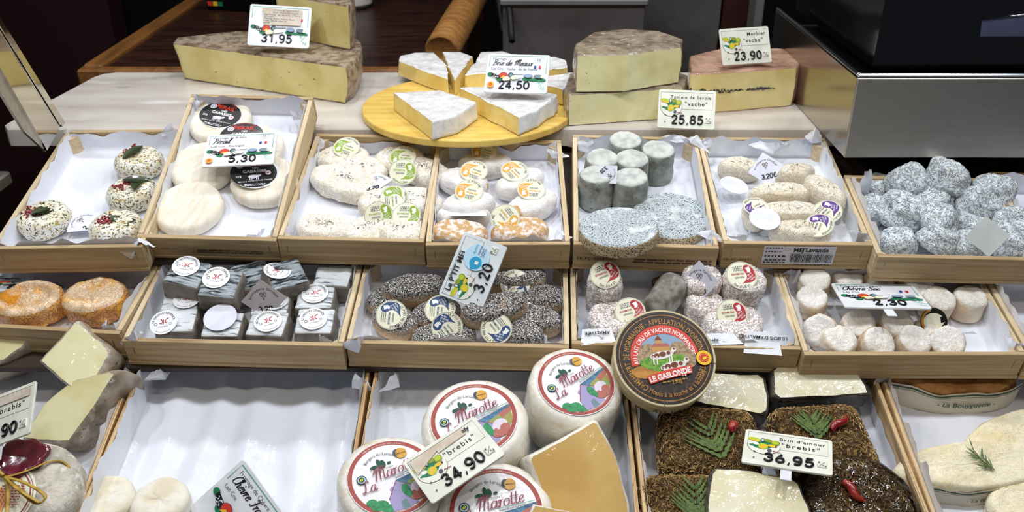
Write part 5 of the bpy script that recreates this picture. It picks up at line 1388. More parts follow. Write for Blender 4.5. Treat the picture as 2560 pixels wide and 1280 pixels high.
# grey cylinders and ash discs
for i, (px, py, yaw, lab) in enumerate(((1563, 358, 0, 'grey cylinder cheese standing furthest back'), (1645, 382, 50, 'grey cylinder cheese standing apart by the crate side'), (1505, 403, 100, 'grey cylinder cheese just behind the sideways card'), (1580, 405, 150, 'grey cylinder cheese with a cracked pale top in the middle'), (1493, 447, 200, 'dark grey cylinder cheese at the outer corner of its group'), (1580, 452, 260, 'dark grey cylinder cheese next to the ash-coated disc'))):
    f = py > 430
    cheese('grey_goat_cheese', lab, put('r2', px, py, .052, Z, yaw, 3 if f else 0, 0), 'gg%d' % (i % 2), lambda: disc(.0255, .053, .005, seed=60 + i, amp=.0014, ns=70, top='grey_top', side='grey_goat', taper=-.07), 'grey cylinder cheeses')
cheese('ash_disc_cheese', 'flat ash-coated disc lying low beside the grey cylinders', put('r2', 1676, 547, .018, Z, 20), 'ad', lambda: disc(.0545, .019, .005, seed=66, amp=.0012, ns=60, wr=.0007, ws=260, top='ash_disc', side='straw_side'), 'ash-coated discs')
cheese('ash_disc_cheese', 'flat ash-coated disc tipped up over the crate front', put('r2', 1549, 566, .058, .0365, 0, -8, -3), 'ad2', lambda: disc(.0535, .021, .005, seed=67, amp=.0012, ns=60, wr=.0007, ws=260, top='ash_disc', side='straw_side'), 'ash-coated discs')
# lavender logs
LOG = lambda r, l, mat, **kw: disc(l / 2, r * 1.7, r * .8, sy=2 * r / l, top=mat, **kw)
for i, (px, py, yaw, z, l, lab, stk) in enumerate((
    (1850, 418, -10, 0, .066, 'smooth cream log behind the 3,20 € card', None), (1955, 485, 0, 0, .098, 'long wrinkled cream log across the middle of its crate', None), (2062, 478, -62, .014, .078, 'cream log lying aslant on the others', None),
    (1990, 432, 8, 0, .06, 'cream log peeping out behind the wrinkled one', None), (1975, 533, -2, 0, .10, 'cream log with a purple sticker at its end', (2066, 536, -120, 8, 20, 'purple')),
    (1890, 530, 80, .002, .06, 'cream log under two overlapping round stickers', (1890, 525, 60, 8, 0, 'purple')), (2000, 580, -6, 0, .085, 'cream log at the crate front with a purple sticker', (2045, 570, -100, 20, 14, 'purple')))):
    M = put('r2', px, py, .028 + z, Z + z, yaw, 0, 0)
    T = thing('lavender_log', lab, 'cheese', M, 'lavender cheese logs')
    link('body', share(MESH, 'll%d' % i, lambda: LOG(.0185, l, 'lav_log', seed=70 + i, amp=.0018, ns=45, wr=.0009, ws=150).mesh('body')), T)
    herb_bits(T, 10, .012, .0325, 50 + i)
    if stk: sticker(T, put('r2', stk[0], stk[1], .036 + z, Z + .0335 + z, stk[2], stk[3], stk[4]), stk[5])
s = sticker(None, put('r2', 1835, 466, .026, .028, 0, 0, 10), 'back'); tag(s, 'blank white round sticker on the first cream log', 'sticker')
s = sticker(None, put('r2', 1912, 547, .042, .042, 0, 8, 0), 'back'); tag(s, 'blank white round sticker over the purple one', 'sticker')
# rocklike cheeses
for i, (px, py, z, s, yaw, tx, ty, lab) in enumerate((
    (2194, 458, 0, .95, 0, 10, 0, 'blue-grey rocklike cheese in the back corner by the paper'), (2262, 440, .024, 1.05, 40, 20, -8, 'blue-grey rocklike cheese at the top of the heap, domed'), (2367, 442, .03, 1.2, 100, 12, 8, 'large blue-grey rocklike cheese crowning the heap'), (2490, 480, .012, 1.15, 170, 10, 10, 'blue-grey rocklike cheese with a yellowish patch'),
    (2182, 510, 0, .9, 60, 6, -12, 'blue-grey rocklike cheese wedged against the crate side'), (2250, 525, .010, 1.2, 130, 14, -4, 'big blue-grey rocklike cheese left of the tilted pair'.replace('left of', 'beside')), (2332, 497, .006, 1.05, 220, 0, 14, 'shaded blue-grey rocklike cheese under the crowning one'), (2437, 505, .012, 1.1, 20, 12, 14, 'blue-grey rocklike cheese with a flat pale top'),
    (2364, 538, .022, .95, 250, 25, 18, 'tipped blue-grey rocklike cheese showing its dark side'), (2247, 602, 0, .95, 200, 10, 0, 'blue-grey rocklike cheese at the crate front corner'), (2338, 588, .01, 1.05, 90, 28, 16, 'tipped blue-grey rocklike cheese touching the crate front'), (2412, 606, 0, .95, 10, 0, 0, 'blue-grey rocklike cheese half under the blank card'),
    (2532, 555, .006, 1.05, 30, 6, -8, 'blue-grey rocklike cheese beside the blank card'), (2530, 605, .0, 1.05, 140, 8, 0, 'blue-grey rocklike cheese in front of the blank card'), (2440, 560, .0, .9, 300, 4, 0, 'blue-grey rocklike cheese hidden behind the blank card'))):
    cheese('rocklike_cheese', lab, put('r2', px, py, .03 + z, Z + z, yaw, tx, ty) @ Matrix.Scale(s, 4), 'rk%d' % (i % 5), lambda: disc(.0275, .035, .0105, seed=80 + i % 5, amp=.0038, ns=40, lo=.005, wr=.0013, ws=190, sy=.88, top='rock', taper=-.12), 'blue-grey rocklike cheeses')

# ------------------------------------------------------------------ middle row of cheeses
for i, (px, py, yaw, r, lab) in enumerate(((72, 752, 0, .047, 'wrinkled orange cheese with a sunken hollow top'), (236, 745, 0, .044, 'wrinkled orange cheese with a pale mounded top'))):
    cheese('washed_rind_cheese', lab, put('r3', px, py, .034, Z, yaw, 0, -2), 'lg%d' % i, lambda: disc(r, .037, .013, sy=.8, seed=90 + i, amp=.0035, ns=40, lo=.004, wr=.0018, ws=120, seg=72, nr=12, top='langres_top', side='langres_side', dish=.010 if i == 0 else .004), 'washed-rind cheeses')
# ash cubes
for i, (px, py, z, yaw, tx, ty, var, stk, lab) in enumerate((
    (835, 695, .004, -4, 4, 0, 'l', None, 'pale striped ash cube without a sticker by the paper edge'), (628, 692, .012, 20, 10, 0, 'd', None, 'dark ash cube in the back between two stickered ones'),
    (468, 688, .03, -12, 4, 6, 'd', (468, 674, -8, 6, 6), 'dark ash cube with a sticker, top of the outer pile'), (555, 710, .028, -6, 10, 2, 'd', (543, 703, -5, 10, 2), 'dark ash cube with a sticker next to the top one'), (705, 690, .026, 30, 12, 8, 'd', (695, 686, 75, 12, 10), 'dark ash cube with a sideways sticker behind the mauve card'),
    (455, 765, 0, 3, 0, 0, 'l', (470, 757, 0), 'pale ash cube half under the upper dark ones'), (445, 808, 0, 4, 3, 0, 'l', (412, 815, 10, 16, -6), 'pale ash cube at the crate corner with a drooping sticker'), (560, 818, 0, 0, 4, 0, 'l', (553, 801, 0, 10, 0, 'back', .008), 'pale ash cube under a blank upturned sticker'),
    (672, 815, 0, -4, 5, 0, 'l', (672, 812, 25, 6), 'pale ash cube with a sticker below the mauve card'), (790, 808, 0, 0, 6, 0, 'l', (785, 806, 20, 8), 'pale ash cube at the crate front by the paper fold'), (790, 752, 0, 0, 2, 0, 'l', (789, 742, 0, 4), 'pale ash cube with a sticker in the second line'), (680, 768, 0, 0, 2, 0, 'l', (690, 760, 30), 'pale ash cube hidden behind the mauve card'))):
    M = put('r3', px, py, .031 + z, Z + z, yaw, tx, ty)
    T = thing('ash_cube_cheese', lab, 'cheese', M, 'ash-grey cheese cubes')
    mt = 'griz_dark' if var == 'd' else 'griz_light'
    link('body', share(MESH, 'gz' + var + str(i % 2), lambda: rbox(.052, .045 if var == 'l' else .05, .032, .004, mt, 12, .0012, 90, 100 + i, side='griz_side', taper=.05, wr=.0005, ws=200).mesh('body')), T)
    if stk:
        kd = stk[5] if len(stk) > 5 else 'griz'; dz = stk[6] if len(stk) > 6 else .0035
        sticker(T, put('r3', stk[0], stk[1], .032 + z + dz, Z + z + .032 + dz * .8, stk[2], stk[3] if len(stk) > 3 else 0, stk[4] if len(stk) > 4 else 0), kd)
# ash-dusted ovals
ovals([(978, 742, 20, 0, 1, None, 0, 0, 'small ash-dusted oval cheese by the crate side'), (1035, 715, 8, .012, 0, None, 0, 0, 'large ash-dusted oval cheese leaning behind the P\'TIT MEJ tag'), (1290, 688, 5, .016, 2, (1262, 664, 10, 20, 0), 0, 0, 'ash-dusted oval cheese at the back beyond the tag'),
       (1340, 738, -8, .004, 2, (1288, 720, 120, 25, 10), 0, 0, 'ash-dusted oval cheese with a half-seen blue sticker by the far side'), (1090, 778, 20, .002, 1, (1101, 783, -70, 14, -4), 0, 0, 'ash-dusted oval cheese with a blue sticker in the middle'), (985, 795, -30, .002, 1, (980, 797, -70, 16, 0), 0, 0, 'ash-dusted oval cheese with a blue sticker at the crate corner'),
       (1330, 792, -14, .002, 2, None, 0, 0, 'ash-dusted oval cheese under the end of the topmost one'), (1110, 836, 4, 0, 2, (1118, 828, -30, 30, 0), 0, 0, 'ash-dusted oval cheese at the crate front, sticker underneath another'), (1285, 826, -16, .002, 2, (1241, 832, 150, 22, -6), 0, 0, 'ash-dusted oval cheese with an upside-down blue sticker'), (1236, 765, 18, .022, 0, None, 4, 0, 'topmost ash-dusted oval cheese with a brown scar')],
      'r3', 'ash_oval_cheese', 'ash-dusted oval cheeses', ('', ''), lambda v: OV((.046, .034, .043)[v], (.023, .024, .022)[v], .03, 'ash_log', seed=110 + v, amp=.0022, ns=45, wr=.0003, ws=240), 'blue', .03)
s = sticker(None, put('r3', 1305, 742, .04, .04, 60, 14, 10), 'blue'); tag(s, 'blue and cream round sticker caught behind the topmost ash cheese', 'sticker')
# pinkish wrinkled drums
PK = lambda r, h, sd: disc(r, h, .009, seed=sd, amp=.0008, ns=60, wr=.0020, ws=260, seg=120, nr=18, nv=26, top='pink_goat', lo=.001)
for i, (px, py, hp, z, yaw, tx, ty, r, h, stk, lab) in enumerate((
    (1512, 694, .058, 0, 0, 10, 0, .0225, .06, (1512, 697, 165, 22, 0), 'pinkish wrinkled drum standing by the crate side, red sticker on top'), (1748, 690, .055, .0, 20, 8, 0, .026, .058, None, 'pinkish wrinkled drum behind the pale card'), (1852, 697, .06, 0, 60, 6, 0, .028, .062, (1852, 700, 150, 20, 2), 'big pinkish wrinkled drum with a red sticker by the far side'),
    (1528, 800, .03, 0, 90, 0, 0, .030, .034, (1574, 790, 160, 18, 0), 'low pinkish wrinkled cheese by the printed paper fold'), (1830, 806, .032, 0, 130, 4, 0, .038, .034, (1828, 796, 150, 24, 0), 'low wide pinkish wrinkled cheese with a red sticker at the front'), (1760, 770, .03, 0, 10, 0, 0, .024, .04, None, 'pinkish wrinkled cheese between the two drums'))):
    M = put('r3', px, py, hp, Z + z, yaw, tx, ty)
    T = thing('wrinkled_cheese', lab, 'cheese', M, 'pinkish wrinkled cheeses')
    PK(r, h, 120 + i).obj('body', T)
    if stk: sticker(T, put('r3', stk[0], stk[1], h + .005, Z + h + .0055, 0, stk[3] + 4, stk[4]) @ Matrix.Rotation(R(stk[2] + 60), 4, 'Z'), 'red')
def logm(pts, rad, mat, seed, amp=.0016):
    mb = MB(); q = crom(pts, 6); n = len(q)
    rs = [rad * min(1, (.35 + 6 * min(i, n - 1 - i) / n)) for i in range(n)]
    tube(mb, q, rs, mat, 24)
    mb.v = [tuple(Vector(v) + Vector((nz(v, 60, seed), nz(v, 60, seed + 1), nz(v, 60, seed + 2))) * amp) for v in mb.v]
    return mb
p3 = PL['r3']; a, b = P('r3', 1632, 790, .03), P('r3', 1695, 695, .05)
tag(logm([a, (a + b) / 2, b], .022, 'grey_log', 5, .003).obj('mouldy_log_cheese'), 'mouldy grey-brown log propped among the pinkish cheeses', 'cheese')
a = P('r3', 1655, 722, .02)
tag(logm([a + Vector((-.012, 0, .004)), a + Vector((0, .004, .007)), a + Vector((.014, .006, .004))], .009, 'straw_b', 9, .002).obj('dried_crust'), 'brown dried scrap behind the mouldy grey log', 'scrap')
# dry goat drums
for i, (px, py, z, yaw, tx, ty, s, stk, lab) in enumerate((
    (2042, 690, .008, 0, 16, -8, 1, None, 'dry white goat drum in the back corner, leaning'), (2118, 690, .0, 40, 10, 0, 1, None, 'dry white goat drum behind the upper edge of the Chèvre Sec tag'), (2193, 688, .002, 80, 10, 4, 1, None, 'dry white goat drum behind the middle of the Chèvre Sec tag'), (2283, 695, .01, 120, 30, 8, 1.05, None, 'dry white goat drum tipped up at the tag corner'),
    (2033, 742, .002, 160, 8, -4, 1, None, 'dry white goat drum by the crate side'), (2068, 796, .008, 200, 38, -26, 1.05, None, 'dry white goat drum tipped against the crate side'), (2150, 795, .004, 240, 20, -10, 1, None, 'dry white goat drum in the shade of the tag, first'.replace(', first', ', browner')), (2238, 800, .004, 280, 16, 0, 1.05, None, 'dry white goat drum in the shade under the tag edge'),
    (2345, 748, .002, 320, 6, 0, 1.05, None, 'dry white goat drum beside the lone one'), (2424, 748, 0, 10, 2, 0, 1.08, None, 'lone dry white goat drum on bare paper'), (2090, 842, .002, 50, 14, 4, 1.05, None, 'dry white goat drum at the front by the paper fold'), (2182, 840, .002, 90, 24, 8, 1.05, None, 'dry white goat drum at the front with a split rim'),
    (2276, 840, 0, 130, 18, 4, 1.05, None, 'dry white goat drum at the front, evenly round'), (2370, 838, .002, 170, 26, -10, 1.08, None, 'dry white goat drum at the front with brown sides'), (2318, 806, .002, 210, 20, 14, 1, (2334, 806, -30, 40, 24), 'dry goat drum with a black and gold sticker'))):
    M = put('r3', px, py, .034 + z, Z + z, yaw * .0, tx, ty) @ Matrix.Scale(s, 4)
    T = thing('dry_goat_cheese', lab, 'cheese', M, 'dry goat cheese drums')
    link('body', share(MESH, 'sc%d' % (i % 4), lambda: disc(.0205, .034, .006, seed=130 + i % 4, amp=.0018, ns=60, wr=.0006, ws=220, lo=.0015, top='sec_top', side='sec_side').mesh('body')), T)
    if stk: sticker(T, put('r3', stk[0], stk[1], .044, Z + .038, stk[2], stk[3], stk[4]), 'gold')
# ------------------------------------------------------------------ lower row of cheeses
# wrapped tomme wedges: a cut face towards the viewer, rind all round it
def facing(label, px, py, h, tx, pts, depth, cut, rind, yaw=0, ty=0, name='tomme_wedge', group=None, pl='r4', under=.25, bev=.004, **kw):
    f = face_plane(pl, px, py, h, tx, yaw, ty)
    M, o = px_outline(f, [(x, y, 'r') for x, y in pts])
    M = M @ Matrix.Translation((0, 0, -depth))
    return wedge_thing(name, label, M, o, depth, cut, rind, group=group, top=cut, under=under, bev=bev, rt=.003, **kw)
facing('wrapped tomme half at the crate back, pale cut face up', 20, 880, .075, 38, [(-70, 870), (-30, 842), (70, 824), (80, 838), (60, 868), (10, 900), (-60, 925)], .07, 'corse_paste', 'corse_rind', under=.3, bulge=.012, seed=31, group='wrapped tomme wedges')
facing('wrapped tomme wedge with a diamond-shaped cut face, topmost', 180, 895, .095, 42, [(96, 902), (186, 804), (196, 803), (272, 872), (277, 888), (222, 985), (208, 990), (150, 950)], .075, 'corse_paste', 'corse_rind', under=.2, bulge=.008, seed=32, group='wrapped tomme wedges')
facing('wrapped tomme wedge with a long cut face under the topmost one', 170, 1030, .062, 42, [(54, 1098), (62, 1082), (106, 1014), (180, 950), (278, 926), (290, 932), (240, 1010), (172, 1104), (150, 1106)], .075, 'corse_paste', 'corse_rind', ty=-12, under=.12, bulge=.012, seed=33, group='wrapped tomme wedges')
# wheel with wax seal and raffia bow
M = put('r4', 45, 1212, .075, BASE + .003, 0, 8, 0)
T = thing('sealed_round_cheese', 'mottled white wheel with a dark red wax seal and raffia bow', 'cheese', M)
disc(.069, .075, .024, seed=41, amp=.002, ns=40, lo=.002, seg=72, nr=9, top='corse_wheel').obj('body', T)
z = .0755
mb = MB(); plate(mb, [(.052 * math.cos(a) * (1 + .0 * a), .052 * math.sin(a)) for a in [2 * math.pi * i / 40 for i in range(40)]], 0, .0006, 'stk'); lm = M @ Matrix.Translation((-.014, -.014, z + .0008)) @ Matrix.Scale(.85, 4); lb = mb.obj('paper_label', T, lm)
p = PR(.0008); p.ring(0, 0, .044, .046, 'maroon'); p.ring(0, 0, .048, .0488, 'maroon'); p.arc('FROMAGE DE BREBIS', .035, 60, .006, 'rust'); rr = random.Random(2)
for i in range(12): p.rect(-.02 + .0032 * i, -.018 + rr.uniform(-.004, .004), -.018 + .0032 * i, .014 + rr.uniform(-.004, .004), 'orange')
p.micro(.004, .018, .034, 8, .004, 'rust'); p.obj('label_print', lb, lm)
mb = MB(); pts = []
for i in range(36): a = 2 * math.pi * i / 36; k = .0245 * (1 + .09 * math.sin(3 * a + 1) + .07 * math.sin(7 * a)); pts.append((k * math.cos(a) * 1.12, k * math.sin(a)))
V = []; n = 36
for z_, k in ((0, 1), (.003, 1.02), (.0048, .95), (.0045, .8), (.0034, .72), (.0036, .2)): V += [(x * k, y * k, z_) for x, y in pts]
mb.add(V, [[5 * n + i for i in range(n)]] + [[a * n + i, a * n + (i + 1) % n, (a + 1) * n + (i + 1) % n, (a + 1) * n + i] for a in range(5) for i in range(n)], 'seal', True)
sM = put('r4', 54, 1144, .09, BASE + .003 + .081, 10, 10); sl = mb.obj('wax_seal', T, sM)
def raff(px_pts, h, rad=.0016, name='raffia'):
    mb = MB(); q = [P('r4', x, y, h + dz) for x, y, dz in px_pts]; tube(mb, crom(q, 7), rad, 'raffia', 6, flat=.5); return mb.obj(name, T, Matrix.Identity(4))
hk = .09
raff([(-40, 1180, -.004), (10, 1192, .001), (70, 1176, .001), (130, 1152, .0), (165, 1160, -.006), (190, 1205, -.02)], hk)
raff([(12, 1192, .003), (60, 1206, .010), (108, 1234, .012), (110, 1250, .010), (90, 1258, .006), (60, 1236, .005), (16, 1194, .003)], hk, .002)
raff([(12, 1192, .003), (40, 1220, .012), (80, 1246, .012), (98, 1256, .010), (70, 1240, .007), (14, 1194, .003)], hk, .0018)
raff([(14, 1194, .003), (20, 1230, .003), (16, 1300, .001)], hk, .0022); raff([(10, 1188, .003), (-20, 1170, .008), (-50, 1200, .004)], hk, .002)
# fresh cheeses on the shiny sheet
for i, (px, py) in enumerate(((268, 1258), (404, 1262))):
    cheese('fresh_goat_cheese', 'soft white fresh goat cheese at the crate corner' if i == 0 else 'soft white fresh goat cheese between its twin and the Chèvre Frais tag', put('r4', px, py, .026, Z + .004, 60 * i), 'fr%d' % i, lambda: disc(.033, .028, .009, seed=44 + i, amp=.002, ns=50, wr=.0007, ws=190, top='fresh'), 'fresh goat cheeses')
# ewe cheese wheels
def marotte_print():
    p = PR(.0006); r = .052
    p.ring(0, 0, r * .88, r * .98, 'rust', n=72)
    p.arc('FROMAGE AU LAIT DE BREBIS PASTEURISE DU LARZAC', r * .905, 270, r * .055, 'stk', below=True); p.arc('Affiné en cave - Poids net 1000 g environ', r * .905, 90, r * .055, 'stk')
    # picture in the lower right
    clip = lambda x, y: (x * r, y * r)
    p.poly([clip(.05, -.1), clip(.35, -.04), clip(.87, .08), clip(.88, -.05), clip(.8, -.3), clip(.2, -.3)], 'hill')
    p.poly([clip(.3, -.2), clip(.88, .0), clip(.82, -.35), clip(.6, -.65), clip(.2, -.6)], 'meadow')
    p.poly([clip(.55, -.1), clip(.86, .02), clip(.87, -.1), clip(.6, -.25)], 'terra')
    for x, y, a, b in ((-.45, -.62, .2, .13), (-.25, -.75, .18, .1), (-.6, -.5, .12, .09), (-.05, -.8, .14, .06)): p.ell(x * r, y * r, a * r, b * r, 'bush', n=14)
    p.poly([clip(-.2, -.85), clip(-.22, -.55), clip(.05, -.12), clip(.34, -.3), clip(.38, -.78), clip(.1, -.87)], 'lavender'); p.poly([clip(-.14, -.3), clip(-.06, -.22), clip(.0, -.34), clip(-.08, -.42)], 'lavender')
    p.line([clip(-.22, -.55), clip(.05, -.12), clip(.34, -.3)], .02 * r, 'maroon'); p.poly([clip(.0, -.85), clip(.02, -.66), clip(.14, -.62), clip(.18, -.84)], 'greyblue'); p.rect(.24 * r, -.62 * r, .31 * r, -.55 * r, 'ink')
    for x, y, a, b in ((.2, -.4, .09, .16), (.26, -.52, .08, .12)): p.ell(x * r, y * r, a * r, b * r, 'bush', n=14)
    for x, y, a, b, m in ((.5, -.38, .17, .14, 'sheep'), (.38, -.45, .08, .1, 'sheep'), (.36, -.52, .05, .05, 'terra'), (.58, -.5, .12, .1, 'terra'), (.45, -.62, .2, .1, 'terra')): p.ell(x * r, y * r, a * r, b * r, m, 10, n=16)
    p.arc('Bergers du Larzac', r * .42, 95, r * .1, 'green_dk', cx=-.12 * r, cy=.22 * r)
    for x, y, a, b in ((-.18, .42, .05, .13), (-.1, .4, .06, .1), (-.32, .36, .09, .04), (.04, .38, .05, .03)): p.ell(x * r, y * r, a * r, b * r, 'green_dk', 8, n=12)
    p.text('Coopérative Fromagère', -.42 * r, .26 * r, .055 * r, 'green_dk')
    p.ell(.36 * r, .55 * r, .14 * r, mat='gold'); p.ell(.27 * r, .58 * r, .08 * r, .1 * r, 'ink_soft'); p.ell(.37 * r, .55 * r, .12 * r, mat='gold'); p.text('MÉDAILLE', .27 * r, .53 * r, .045 * r, 'ink', bold=.03)
    p.ell(-.66 * r, .12 * r, .115 * r, mat='eco'); p.ring(-.66 * r, .12 * r, .07 * r, .09 * r, 'lightblue', n=24); p.ell(-.66 * r, .12 * r, .05 * r, .03 * r, 'lime', 40)
    p.script('La', -.72 * r, -.26 * r, .3 * r, 'maroon', rot=6, shear=.25, w=.075); p.script('Marotte', -.38 * r, -.02 * r, .33 * r, 'maroon', rot=6, shear=.15, w=.07, track=-.02)
    p.line([clip(.06, -.01), clip(.84, .09)], .018 * r, 'green_line'); p.text('AFFINÉ EN CAVE NATURELLE', .06 * r, -.09 * r, .07 * r, 'ink_soft', rot=7)
    return p.mb.mesh('label_print')
MP = marotte_print()
def label_disc(r):
    mb = MB(); plate(mb, [(r * math.cos(2 * math.pi * i / 64), r * math.sin(2 * math.pi * i / 64)) for i in range(64)], 0, .0005, 'marotte_label', .0002); return mb.mesh('paper_label')
ML = label_disc(.052)
for i, (px, py, r, h, yaw, tx, ty, z0, lab) in enumerate((
    (1425, 957, .0585, .088, 30, 8, 0, .004, 'labelled ewe cheese wheel standing highest, by the camembert box'), (1195, 1050, .064, .085, 20, 2, -4, 0, 'labelled ewe cheese wheel behind the 34,90 tag'),
    (967, 1200, .062, .075, 22, 4, 4, 0, 'labelled ewe cheese wheel against the crate side by the shiny sheet'), (1238, 1272, .064, .07, 8, 6, 0, 0, 'labelled ewe cheese wheel below the 34,90 tag'))):
    M = put('r4', px, py, h, BASE + .003 + z0, yaw, tx, ty)
    T = thing('round_ewe_cheese', lab, 'cheese', M, 'labelled ewe cheese wheels')
    k = r / .064
    disc(r, h, .012, seed=150 + i, amp=.001, ns=45, seg=80, nr=9, top='marotte').obj('body', T)
    lM = M @ Matrix.Translation((0, 0, h + .0009)) @ Matrix.Scale(k, 4)
    l = link('paper_label', ML, T, lM); link('label_print', MP, l, lM)
facing('amber-yellow ewe cheese wedge with a broad cut face and white rind', 1450, 1170, .085, 40, [(1320, 1146), (1326, 1136), (1484, 1050), (1494, 1052), (1540, 1140), (1572, 1260), (1580, 1340), (1440, 1370), (1360, 1250)], .06, 'marotte_paste', 'marotte', under=-.12, name='ewe_cheese_wedge', seed=35, ty=6)
facing('small amber ewe cheese wedge at the foot of the large one', 1380, 1290, .105, 36, [(1318, 1290), (1332, 1258), (1350, 1262), (1440, 1282), (1500, 1330), (1340, 1400)], .03, 'marotte_paste', 'marotte', under=.1, name='ewe_cheese_wedge', seed=36)
# camembert box
cm = face_plane('r4', 1662, 893, .125, 36, 4)
M = Matrix.Translation(cm.o) @ cm.r.to_4x4()
T = thing('camembert_box', 'round wooden camembert box with a brown lid reading LE GASLONDE', 'box', M)
r, hb = .0612, .031
mb = MB(); n = 80; V = []; F = []
for rr_, z_ in ((r - .001, 0), (r, .0008), (r, hb - .001)): V += [(rr_ * math.cos(2 * math.pi * i / n), rr_ * math.sin(2 * math.pi * i / n), z_ - hb) for i in range(n)]
F = [list(range(n))[::-1]] + [[a * n + i, a * n + (i + 1) % n, (a + 1) * n + (i + 1) % n, (a + 1) * n + i] for a in range(2) for i in range(n)]
mb.add(V, F, 'box_wood'); bt = mb.obj('box_base', T)
mb = MB(); V = []
for rr_, z_ in ((r + .0004, -.013), (r + .0014, -.0128), (r + .0014, -.0004), (r + .0006, 0), (r - .001, 0), (r - .0012, -.0004)): V += [(rr_ * math.cos(2 * math.pi * i / n), rr_ * math.sin(2 * math.pi * i / n), z_) for i in range(n)]
mb.add(V, [[5 * n + i for i in range(n)]] + [[a * n + i, a * n + (i + 1) % n, (a + 1) * n + (i + 1) % n, (a + 1) * n + i] for a in range(5) for i in range(n)], 'box_wood'); lid = mb.obj('lid', T)
p = PR(.0002)
p.ell(0, 0, r * .975, mat='lid_brown', n=80); p.ring(0, 0, r * .9, r * .915, 'gold_ink', n=80)
p.arc("CAMEMBERT DE NORMANDIE · APPELLATION D'ORIGINE PROTÉGÉE", r * .715, 98, r * .165, 'gold_ink', sx=.62, track=r * .006, bold=.01)
p.ring(0, 0, r * .5, r * .69, 'banner', 5, 195, 48); p.arc('AU LAIT CRU DE VACHES NORMANDES', r * .54, 98, r * .13, 'white_ink', sx=.72, bold=.02, track=r * .004)
p.ell(0, r * .05, r * .52, r * .44, 'sky'); 
for x, y, a, b, m in ((-.32, .1, .2, .2, 'tree'), (.3, .14, .2, .18, 'tree'), (-.42, -.02, .14, .16, 'tree'), (.42, .06, .12, .14, 'tree'), (-.4, -.3, .3, .14, 'gold_ink'), (.0, -.12, .5, .18, 'grass'), (.3, -.08, .24, .12, 'grass'), (-.3, -.12, .22, .1, 'grass'), (.5, -.06, .12, .18, 'tree')): p.ell(x * r, y * r, a * r, b * r, m, n=18)
p.rect(-.16 * r, .12 * r, -.02 * r, .36 * r, 'stone'); p.poly([(-.17 * r, .36 * r), (-.09 * r, .47 * r), (-.01 * r, .36 * r)], 'cow'); p.rect(-.24 * r, .1 * r, .12 * r, .22 * r, 'stone'); p.poly([(-.25 * r, .22 * r), (-.2 * r, .29 * r), (.08 * r, .29 * r), (.13 * r, .22 * r)], 'terra')
for cx, cy, s in ((-.06, .04, .2), (.14, -.2, .22)):
    p.ell(cx * r, cy * r, s * 1.2 * r, s * .42 * r, 'cow_white', 10)
    for x, y, a, b in ((-.5, .05, .3, .25), (.1, .08, .35, .28), (.7, .1, .2, .2), (-.9, .0, .15, .2)): p.ell((cx + x * s) * r, (cy + (y + x * .17) * s) * r, a * s * r, b * s * r, 'cow', 10, n=12)
    p.ell((cx + 1.25 * s) * r, (cy + .5 * s) * r, .24 * s * r, .32 * s * r, 'cow_white', -20); p.ell((cx + 1.3 * s) * r, (cy + .62 * s) * r, .12 * s * r, .12 * s * r, 'cow'); p.ell((cx + 1.34 * s) * r, (cy + .26 * s) * r, .1 * s * r, .08 * s * r, 'terra')
    for x in (-.95, -.6, .65, .9): p.rect((cx + x * s) * r, (cy - 1.0 * s) * r, (cx + (x + .14) * s) * r, (cy - .1 * s) * r, 'cow_white')
bn = [(-.36, -.56), (.0, -.46), (.5, -.36), (.5, -.19), (.02, -.27), (-.42, -.4)]
p.poly([(x * r, y * r) for x, y in bn], 'banner'); p.text('LE GASLONDE', .06 * r, -.43 * r, .155 * r, 'white_ink', 'c', rot=12.5, bold=.035, sx=.86)
p.text('250g', .17 * r, -.56 * r, .11 * r, 'gold_ink', 'c', rot=8); p.micro(-.2 * r, -.53 * r, .3 * r, 1, .06 * r, 'gold_ink', 8)
p.arc('Moulé à la louche et à la main', r * .84, 287, r * .15, 'gold_ink', below=True, sx=.78)
p.ell(.77 * r, -.06 * r, .155 * r, mat='pdo_yellow'); p.ell(.77 * r, -.06 * r, .1 * r, mat='pdo_red'); 
for a in range(12): p.ell((.77 + .08 * math.cos(a * .5236)) * r, (-.06 + .08 * math.sin(a * .5236)) * r, .01 * r, mat='pdo_yellow', n=6)
p.ell(.78 * r, -.07 * r, .05 * r, .03 * r, 'pdo_yellow', 30)
p.obj('lid_print', lid, M)
for a in (62, 124, 200, 262, 350):
    mb = MB(); c, s_ = math.cos(R(a)), math.sin(R(a)); tube(mb, [Vector((c * r * .88, s_ * r * .88, .0009)), Vector((c * r * 1.0, s_ * r * 1.0, .0009)), Vector((c * (r + .0018), s_ * (r + .0018), -.001)), Vector((c * (r + .0018), s_ * (r + .0018), -.006))], .0004, 'steel_edge', 5); mb.obj('staple', lid)
mb = MB(); z = 0
q = PR(0.0); t = 'AU LAIT CRU'
a = R(252)
for ch in t:
    vs, fs, adv = glyph(ch, .01); sz = .0105
    o = [((r + .0018) * math.cos(a + u * sz / r), (r + .0018) * math.sin(a + u * sz / r), -.024 + v * sz) for u, v in vs]
    if o: mb.add(o, fs, 'brown_ink')
    a += (adv * sz + .0016) / r
mb.v = [(x, y, z_) if z_ < -.013 else (x * 1.0, y, z_) for x, y, z_ in mb.v]
mb.obj('side_print', bt)
